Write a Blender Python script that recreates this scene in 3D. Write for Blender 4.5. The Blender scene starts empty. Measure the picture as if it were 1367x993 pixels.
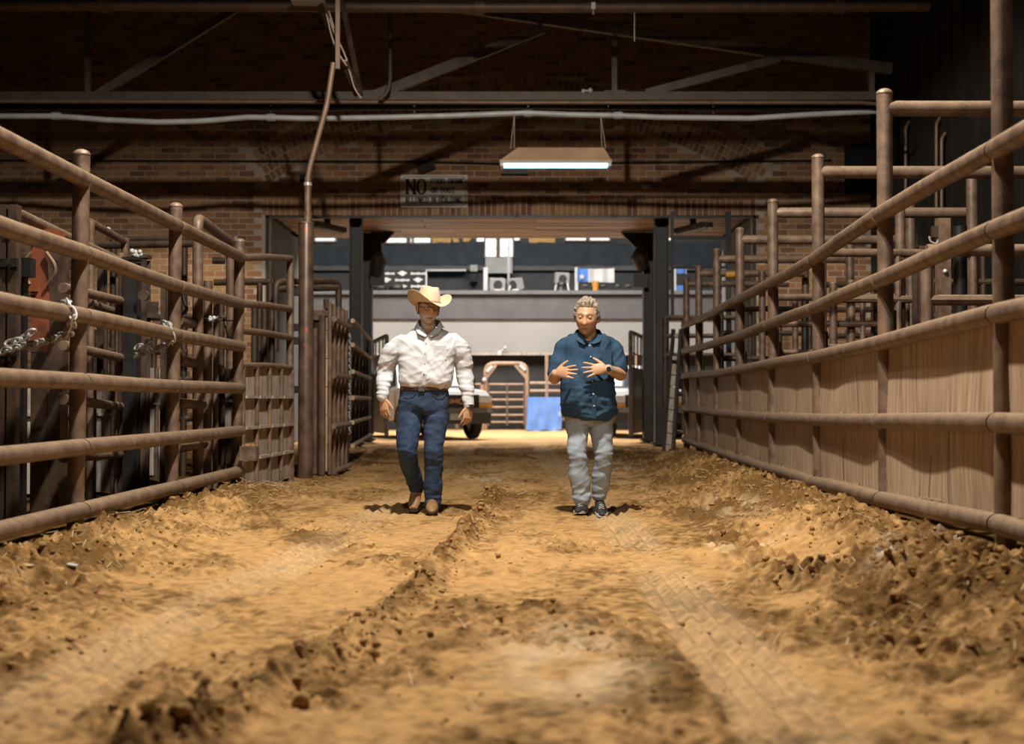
import bpy, bmesh, math, random
import numpy as np
from mathutils import Vector, Matrix, Euler
random.seed(7)
rng = np.random.default_rng(7)
scene = bpy.context.scene
COL = scene.collection
# ------------------------------------------------------------------ camera
F = 1800.0                       # focal length in pixels of the 1367 x 993 photograph
CAMH = 0.95
PITCH = math.atan(37.1 / F)
FOCUS = 11.15
cam = bpy.data.cameras.new('camera')
camo = bpy.data.objects.new('camera', cam)
COL.objects.link(camo)
camo.location = (0, 0, CAMH)
camo.rotation_euler = (math.pi / 2 + PITCH, 0, 0)
cam.sensor_width = 36.0
cam.lens = F / 1367.0 * 36.0
cam.clip_end = 300
cam.clip_start = 0.05
cam.dof.use_dof = True
cam.dof.focus_distance = FOCUS
cam.dof.aperture_fstop = 1.9
scene.camera = camo
# ------------------------------------------------------------------ world, lamps, exposure
w = bpy.data.worlds.new('world'); scene.world = w
w.use_nodes = True
w.node_tree.nodes['Background'].inputs[0].default_value = (0.75, 0.85, 1.0, 1)
w.node_tree.nodes['Background'].inputs[1].default_value = 0.012
scene.view_settings.view_transform = 'Standard'
scene.view_settings.look = 'None'
scene.view_settings.exposure = 0.0
scene.view_settings.gamma = 1.0
LAMP = (-0.15, 7.8, 7.8)

def lamp(name, kind, loc, power, color, target=None, **kw):
    l = bpy.data.lights.new(name, kind)
    o = bpy.data.objects.new(name, l); COL.objects.link(o)
    o.location = loc; l.energy = power; l.color = color
    for k, v in kw.items(): setattr(l, k, v)
    if target:
        o.rotation_euler = (Vector(target) - Vector(loc)).to_track_quat('-Z', 'Y').to_euler()
    return o
# high bay lamp over the alley: a shaded lamp that throws its light downward and sideways
lamp('alley_high_bay_lamp', 'SPOT', LAMP, 4400, (1.0, 0.92, 0.81), (LAMP[0], LAMP[1] + 0.6, 0),
     spot_size=math.radians(166), spot_blend=0.14, shadow_soft_size=0.14)
lamp('alley_front_fill', 'SPOT', (-0.6, 0.6, 7.2), 1500, (1.0, 0.92, 0.81), (0.0, 12.0, 1.2), spot_size=math.radians(46), spot_blend=0.6, shadow_soft_size=0.12)  # unseen fill spot, added to light the men from the front
# two unseen spots added to brighten the lower brick wall on either side
lamp('left_brick_fill', 'SPOT', (-5.8, 23.4, 5.3), 480, (1.0, 0.88, 0.70), (-6.6, 26.0, 0), spot_size=math.radians(92), spot_blend=0.35, shadow_soft_size=0.14)
lamp('right_brick_fill', 'SPOT', (5.6, 23.4, 5.3), 300, (1.0, 0.88, 0.70), (6.0, 26.0, 0), spot_size=math.radians(92), spot_blend=0.35, shadow_soft_size=0.14)
# lamps of the arena beyond the doorway
lamp('arena_lamp_near', 'AREA', (-1.0, 36.6, 9.4), 3900, (1.0, 0.93, 0.85), (-1.0, 36.9, 0), shape='RECTANGLE', size=10, size_y=5)
lamp('arena_lamp_far', 'AREA', (2.0, 37.0, 8.6), 260, (0.96, 0.97, 1.0), (2.0, 46, 3.5), shape='RECTANGLE', size=9, size_y=2)

# ------------------------------------------------------------------ mapping photograph pixels to places at a chosen distance
CT, ST = math.cos(PITCH), math.sin(PITCH)
def P(px, py, Y):
    u = (px - 683.5) / F; v = (496.5 - py) / F
    dy = CT - v * ST; dz = ST + v * CT
    t = Y / dy
    return Vector((u * t, Y, CAMH + dz * t))
def XY(px, Y):
    return P(px, 534, Y).x

# ------------------------------------------------------------------ noise
def _hash(ix, iy, seed):
    h = (ix.astype(np.int64) * 374761393 + iy.astype(np.int64) * 668265263 + seed * 1442695041) & 0x7fffffff
    h = ((h ^ (h >> 13)) * 1274126177) & 0x7fffffff
    h = (h ^ (h >> 16)) & 0xffff
    return h / 65535.0
def vnoise(x, y, seed=0):
    x = np.asarray(x, float); y = np.asarray(y, float)
    ix = np.floor(x); iy = np.floor(y); fx = x - ix; fy = y - iy
    fx = fx * fx * fx * (fx * (fx * 6 - 15) + 10); fy = fy * fy * fy * (fy * (fy * 6 - 15) + 10)
    a = _hash(ix, iy, seed); b = _hash(ix + 1, iy, seed); c = _hash(ix, iy + 1, seed); d = _hash(ix + 1, iy + 1, seed)
    return (a + (b - a) * fx) * (1 - fy) + (c + (d - c) * fx) * fy
def fbm(x, y, seed=0, octv=4):
    s = 0; a = 0.5; t = 0
    for k in range(octv):
        c, sn = math.cos(k * 1.1), math.sin(k * 1.1)
        s = s + a * vnoise((x * c - y * sn) * 2 ** k, (x * sn + y * c) * 2 ** k, seed + k * 17); t += a; a *= 0.5
    return s / t

# ------------------------------------------------------------------ materials
def mat(name, c1, c2=None, scale=8, rough=0.7, metal=0.0, bump=0.0, stretch=(1, 1, 1), dust=None, dust_amt=0.7, spots=None,
        attr=None, island=None, emit=None, emit_s=0.0, coat=0.0, detail=5, bscale=None, trans=None, spec=0.5):
    m = bpy.data.materials.new(name); m.use_nodes = True
    nt = m.node_tree; N = nt.nodes; L = nt.links
    b = N['Principled BSDF']
    b.inputs['Roughness'].default_value = rough
    b.inputs['Metallic'].default_value = metal
    b.inputs['Specular IOR Level'].default_value = spec
    if coat: b.inputs['Coat Weight'].default_value = coat
    tc = N.new('ShaderNodeTexCoord'); mp = N.new('ShaderNodeMapping'); mp.inputs['Scale'].default_value = stretch
    geo = N.new('ShaderNodeNewGeometry')
    L.new(geo.outputs['Position'] if dust is not None or island else tc.outputs['Object'], mp.inputs[0])
    nz = N.new('ShaderNodeTexNoise'); nz.inputs['Scale'].default_value = scale; nz.inputs['Detail'].default_value = detail
    L.new(mp.outputs[0], nz.inputs['Vector'])
    ramp = N.new('ShaderNodeValToRGB')
    ramp.color_ramp.elements[0].position = 0.34; ramp.color_ramp.elements[1].position = 0.68
    ramp.color_ramp.elements[0].color = (*c1, 1); ramp.color_ramp.elements[1].color = (*(c2 or c1), 1)
    L.new(nz.outputs['Fac'], ramp.inputs[0])
    col = ramp.outputs[0]
    def mix(fac, a, bb, blend='MIX'):
        mx = N.new('ShaderNodeMix'); mx.data_type = 'RGBA'; mx.blend_type = blend
        if isinstance(fac, float): mx.inputs[0].default_value = fac
        else: L.new(fac, mx.inputs[0])
        for s, v in ((6, a), (7, bb)):
            if isinstance(v, tuple): mx.inputs[s].default_value = (*v, 1)
            else: L.new(v, mx.inputs[s])
        return mx.outputs[2]
    def math_(op, a, bb=0.0):
        mm = N.new('ShaderNodeMath'); mm.operation = op
        for s, v in ((0, a), (1, bb)):
            if isinstance(v, (int, float)): mm.inputs[s].default_value = v
            else: L.new(v, mm.inputs[s])
        return mm.outputs[0]
    if island:
        oi = N.new('ShaderNodeObjectInfo')
        r = math_('FRACT', math_('ADD', geo.outputs['Random Per Island'], oi.outputs['Random']))
        rr = N.new('ShaderNodeValToRGB'); rr.color_ramp.interpolation = 'CONSTANT'
        els = rr.color_ramp.elements
        for i, c in enumerate(island):
            e = els[i] if i < 2 else els.new(i / len(island))
            e.position = i / len(island); e.color = (*c, 1)
        L.new(r, rr.inputs[0])
        col = mix(0.75, col, rr.outputs[0])
    if spots:                                   # worn or chipped paint of its own shape
        sc, sscale, lo, hi = spots
        n2 = N.new('ShaderNodeTexNoise'); n2.inputs['Scale'].default_value = sscale; n2.inputs['Detail'].default_value = 4
        L.new(mp.outputs[0], n2.inputs['Vector'])
        r2 = N.new('ShaderNodeValToRGB'); r2.color_ramp.elements[0].position = lo; r2.color_ramp.elements[1].position = hi
        L.new(n2.outputs['Fac'], r2.inputs[0])
        col = mix(r2.outputs[0], col, sc)
    if attr:
        at = N.new('ShaderNodeAttribute'); at.attribute_name = attr
        col = mix(1.0, at.outputs['Color'], col, 'MULTIPLY')
    if dust is not None:                        # settled dust lies on what faces up
        sx = N.new('ShaderNodeSeparateXYZ'); L.new(geo.outputs['Normal'], sx.inputs[0])
        mr = N.new('ShaderNodeMapRange'); mr.inputs[1].default_value = 0.1; mr.inputs[2].default_value = 0.85
        L.new(sx.outputs['Z'], mr.inputs[0])
        n3 = N.new('ShaderNodeTexNoise'); n3.inputs['Scale'].default_value = 34
        L.new(geo.outputs['Position'], n3.inputs['Vector'])
        f = math_('MULTIPLY', mr.outputs[0], math_('MULTIPLY', n3.outputs['Fac'], dust_amt * 1.7))
        f = math_('MINIMUM', f, 0.92)
        col = mix(f, col, dust)
    L.new(col, b.inputs['Base Color'])
    if emit:
        b.inputs['Emission Color'].default_value = (*emit, 1); b.inputs['Emission Strength'].default_value = emit_s
    if trans: b.inputs['Transmission Weight'].default_value = trans
    if bump:
        bp = N.new('ShaderNodeBump'); bp.inputs['Strength'].default_value = 1.0; bp.inputs['Distance'].default_value = bump
        if bscale:
            n4 = N.new('ShaderNodeTexNoise'); n4.inputs['Scale'].default_value = bscale; n4.inputs['Detail'].default_value = 4
            L.new(mp.outputs[0], n4.inputs['Vector']); L.new(n4.outputs['Fac'], bp.inputs['Height'])
        else: L.new(nz.outputs['Fac'], bp.inputs['Height'])
        L.new(bp.outputs[0], b.inputs['Normal'])
    return m
DUST = (0.36, 0.25, 0.155)
M = {}
M['rust'] = mat('rusted_pipe', (0.105, 0.063, 0.042), (0.22, 0.145, 0.098), 9, 0.5, 0.25, 0.0015, dust=DUST, dust_amt=0.75,
                spots=((0.27, 0.165, 0.095), 3.5, 0.6, 0.75), bscale=60)
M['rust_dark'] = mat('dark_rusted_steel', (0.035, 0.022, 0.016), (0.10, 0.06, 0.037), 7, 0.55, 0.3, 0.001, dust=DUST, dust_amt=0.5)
M['steel_pole'] = mat('worn_pole_steel', (0.075, 0.047, 0.034), (0.19, 0.12, 0.08), 5, 0.38, 0.35, 0.001, dust=DUST, dust_amt=0.3,
                      spots=((0.4, 0.09, 0.03), 7, 0.66, 0.72))
M['black_steel'] = mat('black_painted_steel', (0.008, 0.008, 0.008), (0.022, 0.02, 0.018), 6, 0.45, 0.2, dust=DUST, dust_amt=0.12)
M['red_paint'] = mat('chipped_red_paint', (0.17, 0.045, 0.02), (0.27, 0.075, 0.033), 4, 0.5, 0.1, dust=DUST, dust_amt=0.3,
                     spots=((0.06, 0.036, 0.024), 3, 0.50, 0.58))
M['panel'] = mat('dusty_steel_sheet', (0.28, 0.19, 0.122), (0.50, 0.355, 0.235), 7, 0.6, 0.1, 0.0006, stretch=(4, 4, 0.3), dust=DUST,
                 dust_amt=0.5, spots=((0.10, 0.085, 0.08), 2.6, 0.6, 0.74))
M['plank_grey'] = mat('weathered_grey_plank', (0.22, 0.18, 0.148), (0.48, 0.41, 0.345), 7, 0.85, 0, 0.002, stretch=(4, 4, 0.4), dust=DUST, dust_amt=0.8)
M['galv'] = mat('chain_steel', (0.42, 0.41, 0.39), (0.6, 0.58, 0.55), 30, 0.35, 0.4)
M['conduit'] = mat('pale_conduit', (0.42, 0.42, 0.42), (0.55, 0.55, 0.54), 3, 0.5, 0.1)
M['truss'] = mat('brown_painted_truss', (0.062, 0.043, 0.03), (0.10, 0.07, 0.05), 5, 0.6, 0.2, dust=DUST, dust_amt=0.15)
M['truss_pipe'] = mat('brown_pipe', (0.16, 0.098, 0.06), (0.22, 0.14, 0.09), 5, 0.5, 0.2)
M['black_matte'] = mat('black_matte', (0.006, 0.006, 0.006), (0.012, 0.011, 0.01), 5, 0.8)
M['brick'] = mat('old_brick', (0.15, 0.078, 0.042), (0.38, 0.22, 0.10), 2.2, 0.9, 0, 0.003, bscale=40,
                 island=[(0.40, 0.215, 0.098), (0.30, 0.148, 0.072), (0.17, 0.074, 0.045), (0.44, 0.25, 0.112), (0.34, 0.152, 0.072), (0.24, 0.113, 0.062), (0.40, 0.225, 0.105)])
M['mortar'] = mat('mortar', (0.40, 0.32, 0.25), (0.52, 0.42, 0.33), 3, 0.95)
M['wood_soffit'] = mat('soffit_boards', (0.12, 0.065, 0.035), (0.34, 0.21, 0.13), 5, 0.55, 0, 0.001, stretch=(0.35, 3, 3), island=[(0.16, 0.085, 0.048), (0.28, 0.17, 0.10), (0.2, 0.11, 0.06), (0.34, 0.22, 0.14)])
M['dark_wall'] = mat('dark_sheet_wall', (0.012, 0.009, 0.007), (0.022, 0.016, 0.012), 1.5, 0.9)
M['jamb'] = mat('grey_painted_jamb', (0.10, 0.105, 0.105), (0.15, 0.15, 0.145), 2, 0.8)

# ------------------------------------------------------------------ mesh building
class MB:
    def __init__(s): s.v = []; s.f = []
    def add(s, vs, fs):
        n = len(s.v); s.v += [tuple(p) for p in vs]; s.f += [tuple(i + n for i in f) for f in fs]; return s
    def box(s, c, size, rot=None):
        hx, hy, hz = size[0] / 2, size[1] / 2, size[2] / 2
        vs = [Vector((x, y, z)) for x in (-hx, hx) for y in (-hy, hy) for z in (-hz, hz)]
        if rot is not None: vs = [rot @ v for v in vs]
        c = Vector(c)
        return s.add([v + c for v in vs], [(0, 1, 3, 2), (4, 6, 7, 5), (0, 4, 5, 1), (2, 3, 7, 6), (0, 2, 6, 4), (1, 5, 7, 3)])
    def beam(s, a, b, wd, ht, up=(0, 0, 1)):        # a bar of rectangular section from a to b
        a = Vector(a); b = Vector(b); d = (b - a).normalized(); up = Vector(up)
        if abs(d.dot(up)) > 0.98: up = Vector((0, 1, 0))
        sx = d.cross(up).normalized(); uz = sx.cross(d)
        vs = []
        for p in (a, b):
            for i, j in ((-1, -1), (1, -1), (1, 1), (-1, 1)): vs.append(p + sx * (wd / 2 * i) + uz * (ht / 2 * j))
        return s.add(vs, [(0, 1, 2, 3), (7, 6, 5, 4), (0, 4, 5, 1), (1, 5, 6, 2), (2, 6, 7, 3), (3, 7, 4, 0)])
    def tube(s, pts, r, n=10, caps=True, flat=1.0, up=None):   # r number or list; flat squeezes the second axis
        pts = [Vector(p) for p in pts]; m = len(pts)
        rs = r if isinstance(r, (list, tuple)) else [r] * m
        vs = []; fs = []
        t0 = (pts[1] - pts[0]).normalized()
        ref = Vector(up) if up is not None else (Vector((0, 0, 1)) if abs(t0.z) < 0.9 else Vector((0, 1, 0)))
        x = t0.cross(ref).normalized()
        for i in range(m):
            t = (pts[min(i + 1, m - 1)] - pts[max(i - 1, 0)]).normalized()
            x = (x - t * x.dot(t)).normalized(); y = t.cross(x)
            ri = rs[i]; ra, rb = ri if isinstance(ri, (list, tuple)) else (ri, ri * flat)
            for k in range(n):
                a = 2 * math.pi * k / n
                vs.append(pts[i] + x * (ra * math.cos(a)) + y * (rb * math.sin(a)))
        for i in range(m - 1):
            for k in range(n):
                fs.append((i * n + k, i * n + (k + 1) % n, (i + 1) * n + (k + 1) % n, (i + 1) * n + k))
        if caps:
            fs.append(tuple(range(n - 1, -1, -1))); fs.append(tuple((m - 1) * n + k for k in range(n)))
        return s.add(vs, fs)
    def dome_post(s, a, b, r, n=12):                # upright pipe with a domed cap
        a = Vector(a); b = Vector(b); d = (b - a).normalized()
        pts = [a, b - d * r * 0.75]; rr = [r, r]
        pts += [b - d * r * 0.72, b - d * r * 0.66]; rr += [r * 1.06, r * 1.06]
        for k in range(1, 5):
            an = k / 4 * math.pi / 2
            pts.append(b - d * r * 0.66 * (1 - math.sin(an))); rr.append(max(r * 1.04 * math.cos(an), 0.002))
        return s.tube(pts, rr, n)
    def ball(s, c, r, n=10, m=6):
        c = Vector(c); r3 = r if isinstance(r, (list, tuple)) else (r, r, r)
        vs = [(c.x, c.y, c.z + r3[2])]
        for i in range(1, m):
            ph = math.pi * i / m
            for k in range(n):
                a = 2 * math.pi * k / n
                vs.append((c.x + r3[0] * math.sin(ph) * math.cos(a), c.y + r3[1] * math.sin(ph) * math.sin(a), c.z + r3[2] * math.cos(ph)))
        vs.append((c.x, c.y, c.z - r3[2])); e = len(vs) - 1
        fs = [(0, 1 + k, 1 + (k + 1) % n) for k in range(n)]
        for i in range(m - 2):
            for k in range(n):
                fs.append((1 + i * n + k, 1 + (i + 1) * n + k, 1 + (i + 1) * n + (k + 1) % n, 1 + i * n + (k + 1) % n))
        fs += [(e, 1 + (m - 2) * n + (k + 1) % n, 1 + (m - 2) * n + k) for k in range(n)]
        return s.add(vs, fs)
    def prism(s, poly, off):                        # polygon (list of 3d points) pushed along off
        off = Vector(off); n = len(poly); vs = [Vector(p) for p in poly] + [Vector(p) + off for p in poly]
        return s.add(vs, [tuple(range(n - 1, -1, -1)), tuple(range(n, 2 * n))] + [(i, (i + 1) % n, n + (i + 1) % n, n + i) for i in range(n)])
    def lathe(s, prof, c, n=24, axis='z'):
        c = Vector(c); vs = []; fs = []; m = len(prof)
        for r, h in prof:
            for k in range(n):
                a = 2 * math.pi * k / n; x, y = r * math.cos(a), r * math.sin(a)
                vs.append(c + (Vector((x, y, h)) if axis == 'z' else Vector((h, x, y)) if axis == 'x' else Vector((x, h, y))))
        for i in range(m - 1):
            for k in range(n):
                fs.append((i * n + k, i * n + (k + 1) % n, (i + 1) * n + (k + 1) % n, (i + 1) * n + k))
        return s.add(vs, fs)
def bend(pts, r, k=5):                              # round the inner corners of a polyline
    pts = [Vector(p) for p in pts]; out = [pts[0]]
    for i in range(1, len(pts) - 1):
        a, b, c = pts[i - 1], pts[i], pts[i + 1]
        d1 = (a - b); d2 = (c - b); q = min(r, d1.length * 0.45, d2.length * 0.45)
        p1 = b + d1.normalized() * q; p2 = b + d2.normalized() * q
        for j in range(k + 1):
            t = j / k; out.append(p1 * (1 - t) ** 2 + b * 2 * t * (1 - t) + p2 * t * t)
    return out + [pts[-1]]

def to_mesh(name, mb, material, sharp=40, fix=True):
    me = bpy.data.meshes.new(name)
    me.from_pydata(mb.v, [], mb.f)
    if fix:
        bm = bmesh.new(); bm.from_mesh(me); bmesh.ops.recalc_face_normals(bm, faces=bm.faces); bm.to_mesh(me); bm.free()
    me.polygons.foreach_set('use_smooth', [True] * len(me.polygons))
    me.set_sharp_from_angle(angle=math.radians(sharp))
    if material: me.materials.append(material)
    return me
def link(name, me, parent=None):
    o = bpy.data.objects.new(name, me); COL.objects.link(o)
    if parent is not None: o.parent = parent
    return o
def root_of(p):
    while p.parent is not None: p = p.parent
    return p
def obj(name, mb, material, parent=None, local=False, sharp=40, fix=True):
    """one mesh object; with a parent the points are world points unless local"""
    if parent is not None and not local:
        q = Vector((0, 0, 0)); p = parent
        while p is not None: q += p.location; p = p.parent
        mb.v = [(a[0] - q.x, a[1] - q.y, a[2] - q.z) for a in mb.v]
    return link(name, to_mesh(name, mb, material, sharp, fix), parent)
def tag(o, label, cat, group=None, kind=None):
    o['label'] = label
    if cat: o['category'] = cat
    if group: o['group'] = group
    if kind: o['kind'] = kind
    return o
def thing(name, label, cat, loc=(0, 0, 0), rz=0, group=None):
    o = bpy.data.objects.new(name, None); COL.objects.link(o)
    o.empty_display_size = 0.1
    o.location = loc; o.rotation_euler = (0, 0, rz)
    return tag(o, label, cat, group)
def struct(name, mb, material, label=None, parent=None, fix=True):
    o = obj(name, mb, material, parent, fix=fix)
    if parent is None:
        o['kind'] = 'structure'
        if label: o['label'] = label
    return o
def whole(name, mb, material, label, cat, base=None, group=None, sharp=40):
    """a thing that is one mesh, its origin put at its base"""
    b = Vector(base) if base is not None else Vector(mb.v[0])
    mb.v = [(a[0] - b.x, a[1] - b.y, a[2] - b.z) for a in mb.v]
    o = link(name, to_mesh(name, mb, material, sharp)); o.location = b
    return tag(o, label, cat, group)
# ================================================================== SETTING
WALL_Y = 27.0
BACK_Y = 31.2
RIGHT_POSTS = [  # pixel x, rails from the top, pipe across, distance
    (1337, (200, 307, 419, 564, 699), None, 6.95), (1180, (287, 374, 458, 562, 666), 145, 9.28), (1091, (347, 412, 477, 560, 644), 230, 11.55),
    (1030.6, (379, 433, 486, 557.5, 626), 284, 13.85), (986.7, (401, 450, 494, 553.5, 612), 320, 16.2), (956, (418, 459, 499, 550.5, 601), 346, 18.6),
    (932, (428, 465, 500.5, 547, 593), 365, 20.9), (915.5, (435, 468.5, 502, 544.5, 586.5), 379, 23.1)]
LEFT_POSTS = [(105, (240, 338, 422, 509, 596.5, 681), 8.71), (232, (302, 382, 448, 516, 584, 650), 11.04), (318, (344, 406, 463, 518.5, 575, 628.5), 13.48)]
rp_y = np.array([2.0, 4.7] + [p[3] for p in RIGHT_POSTS] + [40.0])
rp_x = np.array([2.45, 2.46] + [XY(p[0], p[3]) for p in RIGHT_POSTS] + [3.2])
# ---- dirt floor
def sm(a, b, x):
    t = np.clip((x - a) / (b - a), 0, 1); return t * t * (3 - 2 * t)
def ground(x, y, detail=True):
    x = np.asarray(x, float); y = np.asarray(y, float)
    n1 = fbm(x * 1.1, y * 0.9, 3); n2 = fbm(x * 5, y * 4, 5); n3 = fbm(x * 17, y * 15, 9, 3); n4 = fbm(x * 30, y * 27, 12, 1)
    far = 1 - sm(24, 28, y)
    h = 0.05 * (n1 - 0.5) + 0.018 * (n2 - 0.5)
    rough = sm(0.50, 0.64, fbm(x * 1.6 + 7, y * 0.9, 21)) * 0.5
    rough = np.maximum(rough, sm(0.44, 0.60, fbm(x * 1.5, y * 0.8, 23)) * (0.9 * sm(0.95, 1.5, x) + 0.75 * sm(1.7, 2.2, -x)))
    xf = np.interp(y, rp_y, rp_x)
    mr = np.exp(-((x - xf + 0.38) / (0.40 + 0.18 * n1)) ** 2) * sm(2.5, 5.5, y) * (1 - sm(19, 23, y))
    ml = np.exp(-((x + 2.55) / (0.36 + 0.15 * n1)) ** 2) * sm(2.5, 5, y) * (1 - sm(12, 15.5, y))
    h = h + mr * 0.20 * (0.65 + 0.7 * n2) + ml * 0.115 * (0.6 + 0.8 * n2)
    rough = np.maximum(rough, np.maximum(mr, ml * 0.9))
    xr = np.interp(y, [3.0, 4.2, 5.25, 7, 10.3, 14, 20], [-1.05, -0.83, -0.6, -0.44, -0.26, -0.12, 0.0])
    d = x - xr
    rd = np.exp(-(d / 0.085) ** 2) * (1 - sm(12, 16, y)) * (0.35 + 1.1 * fbm(x * 3, y * 1.4, 31))
    h = h + rd * 0.058
    rough = np.maximum(rough, rd * 0.9)
    tread = np.exp(-((d - 0.24) / 0.15) ** 4) * (1 - sm(10, 13, y)) * sm(0.35, 0.6, fbm(x * 1.2, y * 0.7, 44))
    h = h - tread * (0.012 + 0.009 * np.sin(y * 2 * np.pi / 0.15 + np.abs(d - 0.24) * 16)) * (0.4 + n2)
    tr = 0
    for ty, tx, ph in (([3, 4, 5.4, 9.2, 13, 20], [-1.55, -1.5, -1.46, -1.2, -1.05, -0.9], 0.0), ([3, 10, 20], [0.82, 0.84, 0.6], 1.0)):
        q = x - np.interp(y, ty, tx)
        e = np.exp(-(q / 0.19) ** 6) * sm(0.25, 0.5, fbm(x * 0.9, y * 0.5, 71 + int(ph)))
        h = h - e * (0.012 + 0.013 * np.cos(q * 2 * np.pi / 0.088))
        rough = rough * (1 - 0.8 * e); tr = tr + e
    l1 = np.maximum(0, vnoise(x * 11 + n2 * 3, y * 10, 201) - 0.45) * 1.8; l2 = np.maximum(0, vnoise(x * 24 - n2 * 4, y * 21, 202) - 0.45) * 1.8
    att = np.clip(1.6 - y / 9.0, 0.25, 1.0)
    r2 = rough ** 1.3
    l3 = np.maximum(0, vnoise(x * 34, y * 30, 203) - 0.4) * 1.7
    h = h + r2 * (0.050 * l1 + 0.055 * l2 + 0.030 * l3 + 0.03 * (n3 - 0.5)) + att * 0.016 * (n4 - 0.5) * (0.5 + rough) + att * 0.007 * l2 * np.where(np.asarray(tr) > .3, .3, 1.0)
    # footprints
    for fx, fy in ((0.08, 7.6), (0.02, 6.95), (-0.05, 8.6), (0.14, 9.6), (1.25, 7.8), (-0.75, 9.9)):
        h = h - 0.020 * np.exp(-(((x - fx) / 0.055) ** 4 + ((y - fy) / 0.16) ** 4)) * np.ones_like(h)
    h = h * (0.35 + 0.65 * far)
    lane = np.exp(-((x + 0.2) / 2.9) ** 8)
    h = np.where(y > 20, h * lane, h)
    under = np.maximum(sm(-0.02, 0.12, x - xf), sm(2.78, 2.9, -x))
    h = h * (1 - under) + (-0.03 + 0.03 * n2) * under
    if not detail: return h
    return h, rough, n1, n2, n3, tr, xf
xs = np.concatenate([np.linspace(-14, -3.6, 36)[:-1], np.linspace(-3.6, 3.6, 600), np.linspace(3.6, 14, 36)[1:]])
ys = [1.2]
while ys[-1] < 50: ys.append(ys[-1] + max(0.010, 0.55 * ys[-1] ** 2 / 1710))
ys = np.array(ys)
GX, GY = np.meshgrid(xs, ys)
gh, grough, gn1, gn2, gn3, gtr, gxf = ground(GX, GY)
nx, ny = len(xs), len(ys)
verts = np.stack([GX, GY, gh], -1).reshape(-1, 3)
i0 = (np.arange(ny - 1)[:, None] * nx + np.arange(nx - 1)[None, :]).ravel()
quads = np.stack([i0, i0 + 1, i0 + nx + 1, i0 + nx], -1)
me = bpy.data.meshes.new('floor')
me.vertices.add(len(verts)); me.vertices.foreach_set('co', verts.ravel().astype(np.float32))
me.loops.add(quads.size); me.loops.foreach_set('vertex_index', quads.ravel().astype(np.int32))
me.polygons.add(len(quads)); me.polygons.foreach_set('loop_start', np.arange(0, quads.size, 4, dtype=np.int32))
me.polygons.foreach_set('use_smooth', np.ones(len(quads), bool))
me.update(calc_edges=True)
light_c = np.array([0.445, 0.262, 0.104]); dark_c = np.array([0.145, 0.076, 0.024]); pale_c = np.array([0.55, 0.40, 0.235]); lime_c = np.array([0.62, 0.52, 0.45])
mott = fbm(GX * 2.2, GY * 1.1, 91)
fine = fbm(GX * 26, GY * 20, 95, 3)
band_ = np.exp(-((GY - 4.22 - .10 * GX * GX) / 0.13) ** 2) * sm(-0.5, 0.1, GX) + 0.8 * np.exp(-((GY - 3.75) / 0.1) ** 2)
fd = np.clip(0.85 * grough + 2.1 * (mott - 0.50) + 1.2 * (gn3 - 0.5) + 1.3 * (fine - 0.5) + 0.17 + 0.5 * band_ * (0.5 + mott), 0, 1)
fd = np.maximum(fd, np.maximum(sm(0.0, 0.15, GX - gxf), sm(2.8, 2.95, -GX)) * (1 - sm(24, 27, GY)) * 1.0)  # shade beyond both fences put into the dirt colour
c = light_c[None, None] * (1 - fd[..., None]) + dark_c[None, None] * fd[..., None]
def blob(cx, cy, sx, sy, seed, lo=0.42, hi=0.62):
    return sm(lo, hi, fbm(GX * 7, GY * 4, seed)) * np.exp(-(((GX - cx) / sx) ** 2 + ((GY - cy) / sy) ** 2) ** 1.5)
pale = np.clip(blob(0.22, 4.9, 0.26, 0.6, 5, .2, .6) + blob(1.35, 8.5, 0.4, 0.28, 6) + 0.8 * blob(1.75, 10.8, 0.16, 1.0, 7) + 0.9 * blob(-0.25, 17.0, 0.35, 2.5, 8)
               + 0.8 * blob(1.2, 19, 0.5, 3, 9) + 0.6 * blob(0.5, 22, .5, 3, 10) + 0.35 * gtr, 0, 1)
c = c * (1 - pale[..., None]) + pale_c * pale[..., None]
lime = np.clip(blob(1.98, 6.75, 0.42, 0.42, 15, 0.44, 0.58), 0, 1) * 0.85
c = c * (1 - lime[..., None]) + lime_c * lime[..., None]
arena = sm(27, 31, GY)[..., None]
c = c * (1 - arena) + (np.array([0.50, 0.315, 0.15]) * (0.72 + 0.5 * mott[..., None])) * arena
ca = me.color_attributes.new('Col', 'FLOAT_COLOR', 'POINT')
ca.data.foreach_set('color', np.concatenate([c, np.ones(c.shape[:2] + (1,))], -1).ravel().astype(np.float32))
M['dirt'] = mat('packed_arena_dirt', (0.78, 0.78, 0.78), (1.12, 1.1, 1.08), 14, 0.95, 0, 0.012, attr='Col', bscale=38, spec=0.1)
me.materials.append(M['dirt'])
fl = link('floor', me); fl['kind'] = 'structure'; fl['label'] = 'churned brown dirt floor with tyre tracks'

def gz(x, y): return float(ground(np.array([x]), np.array([y]), False)[0])

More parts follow.
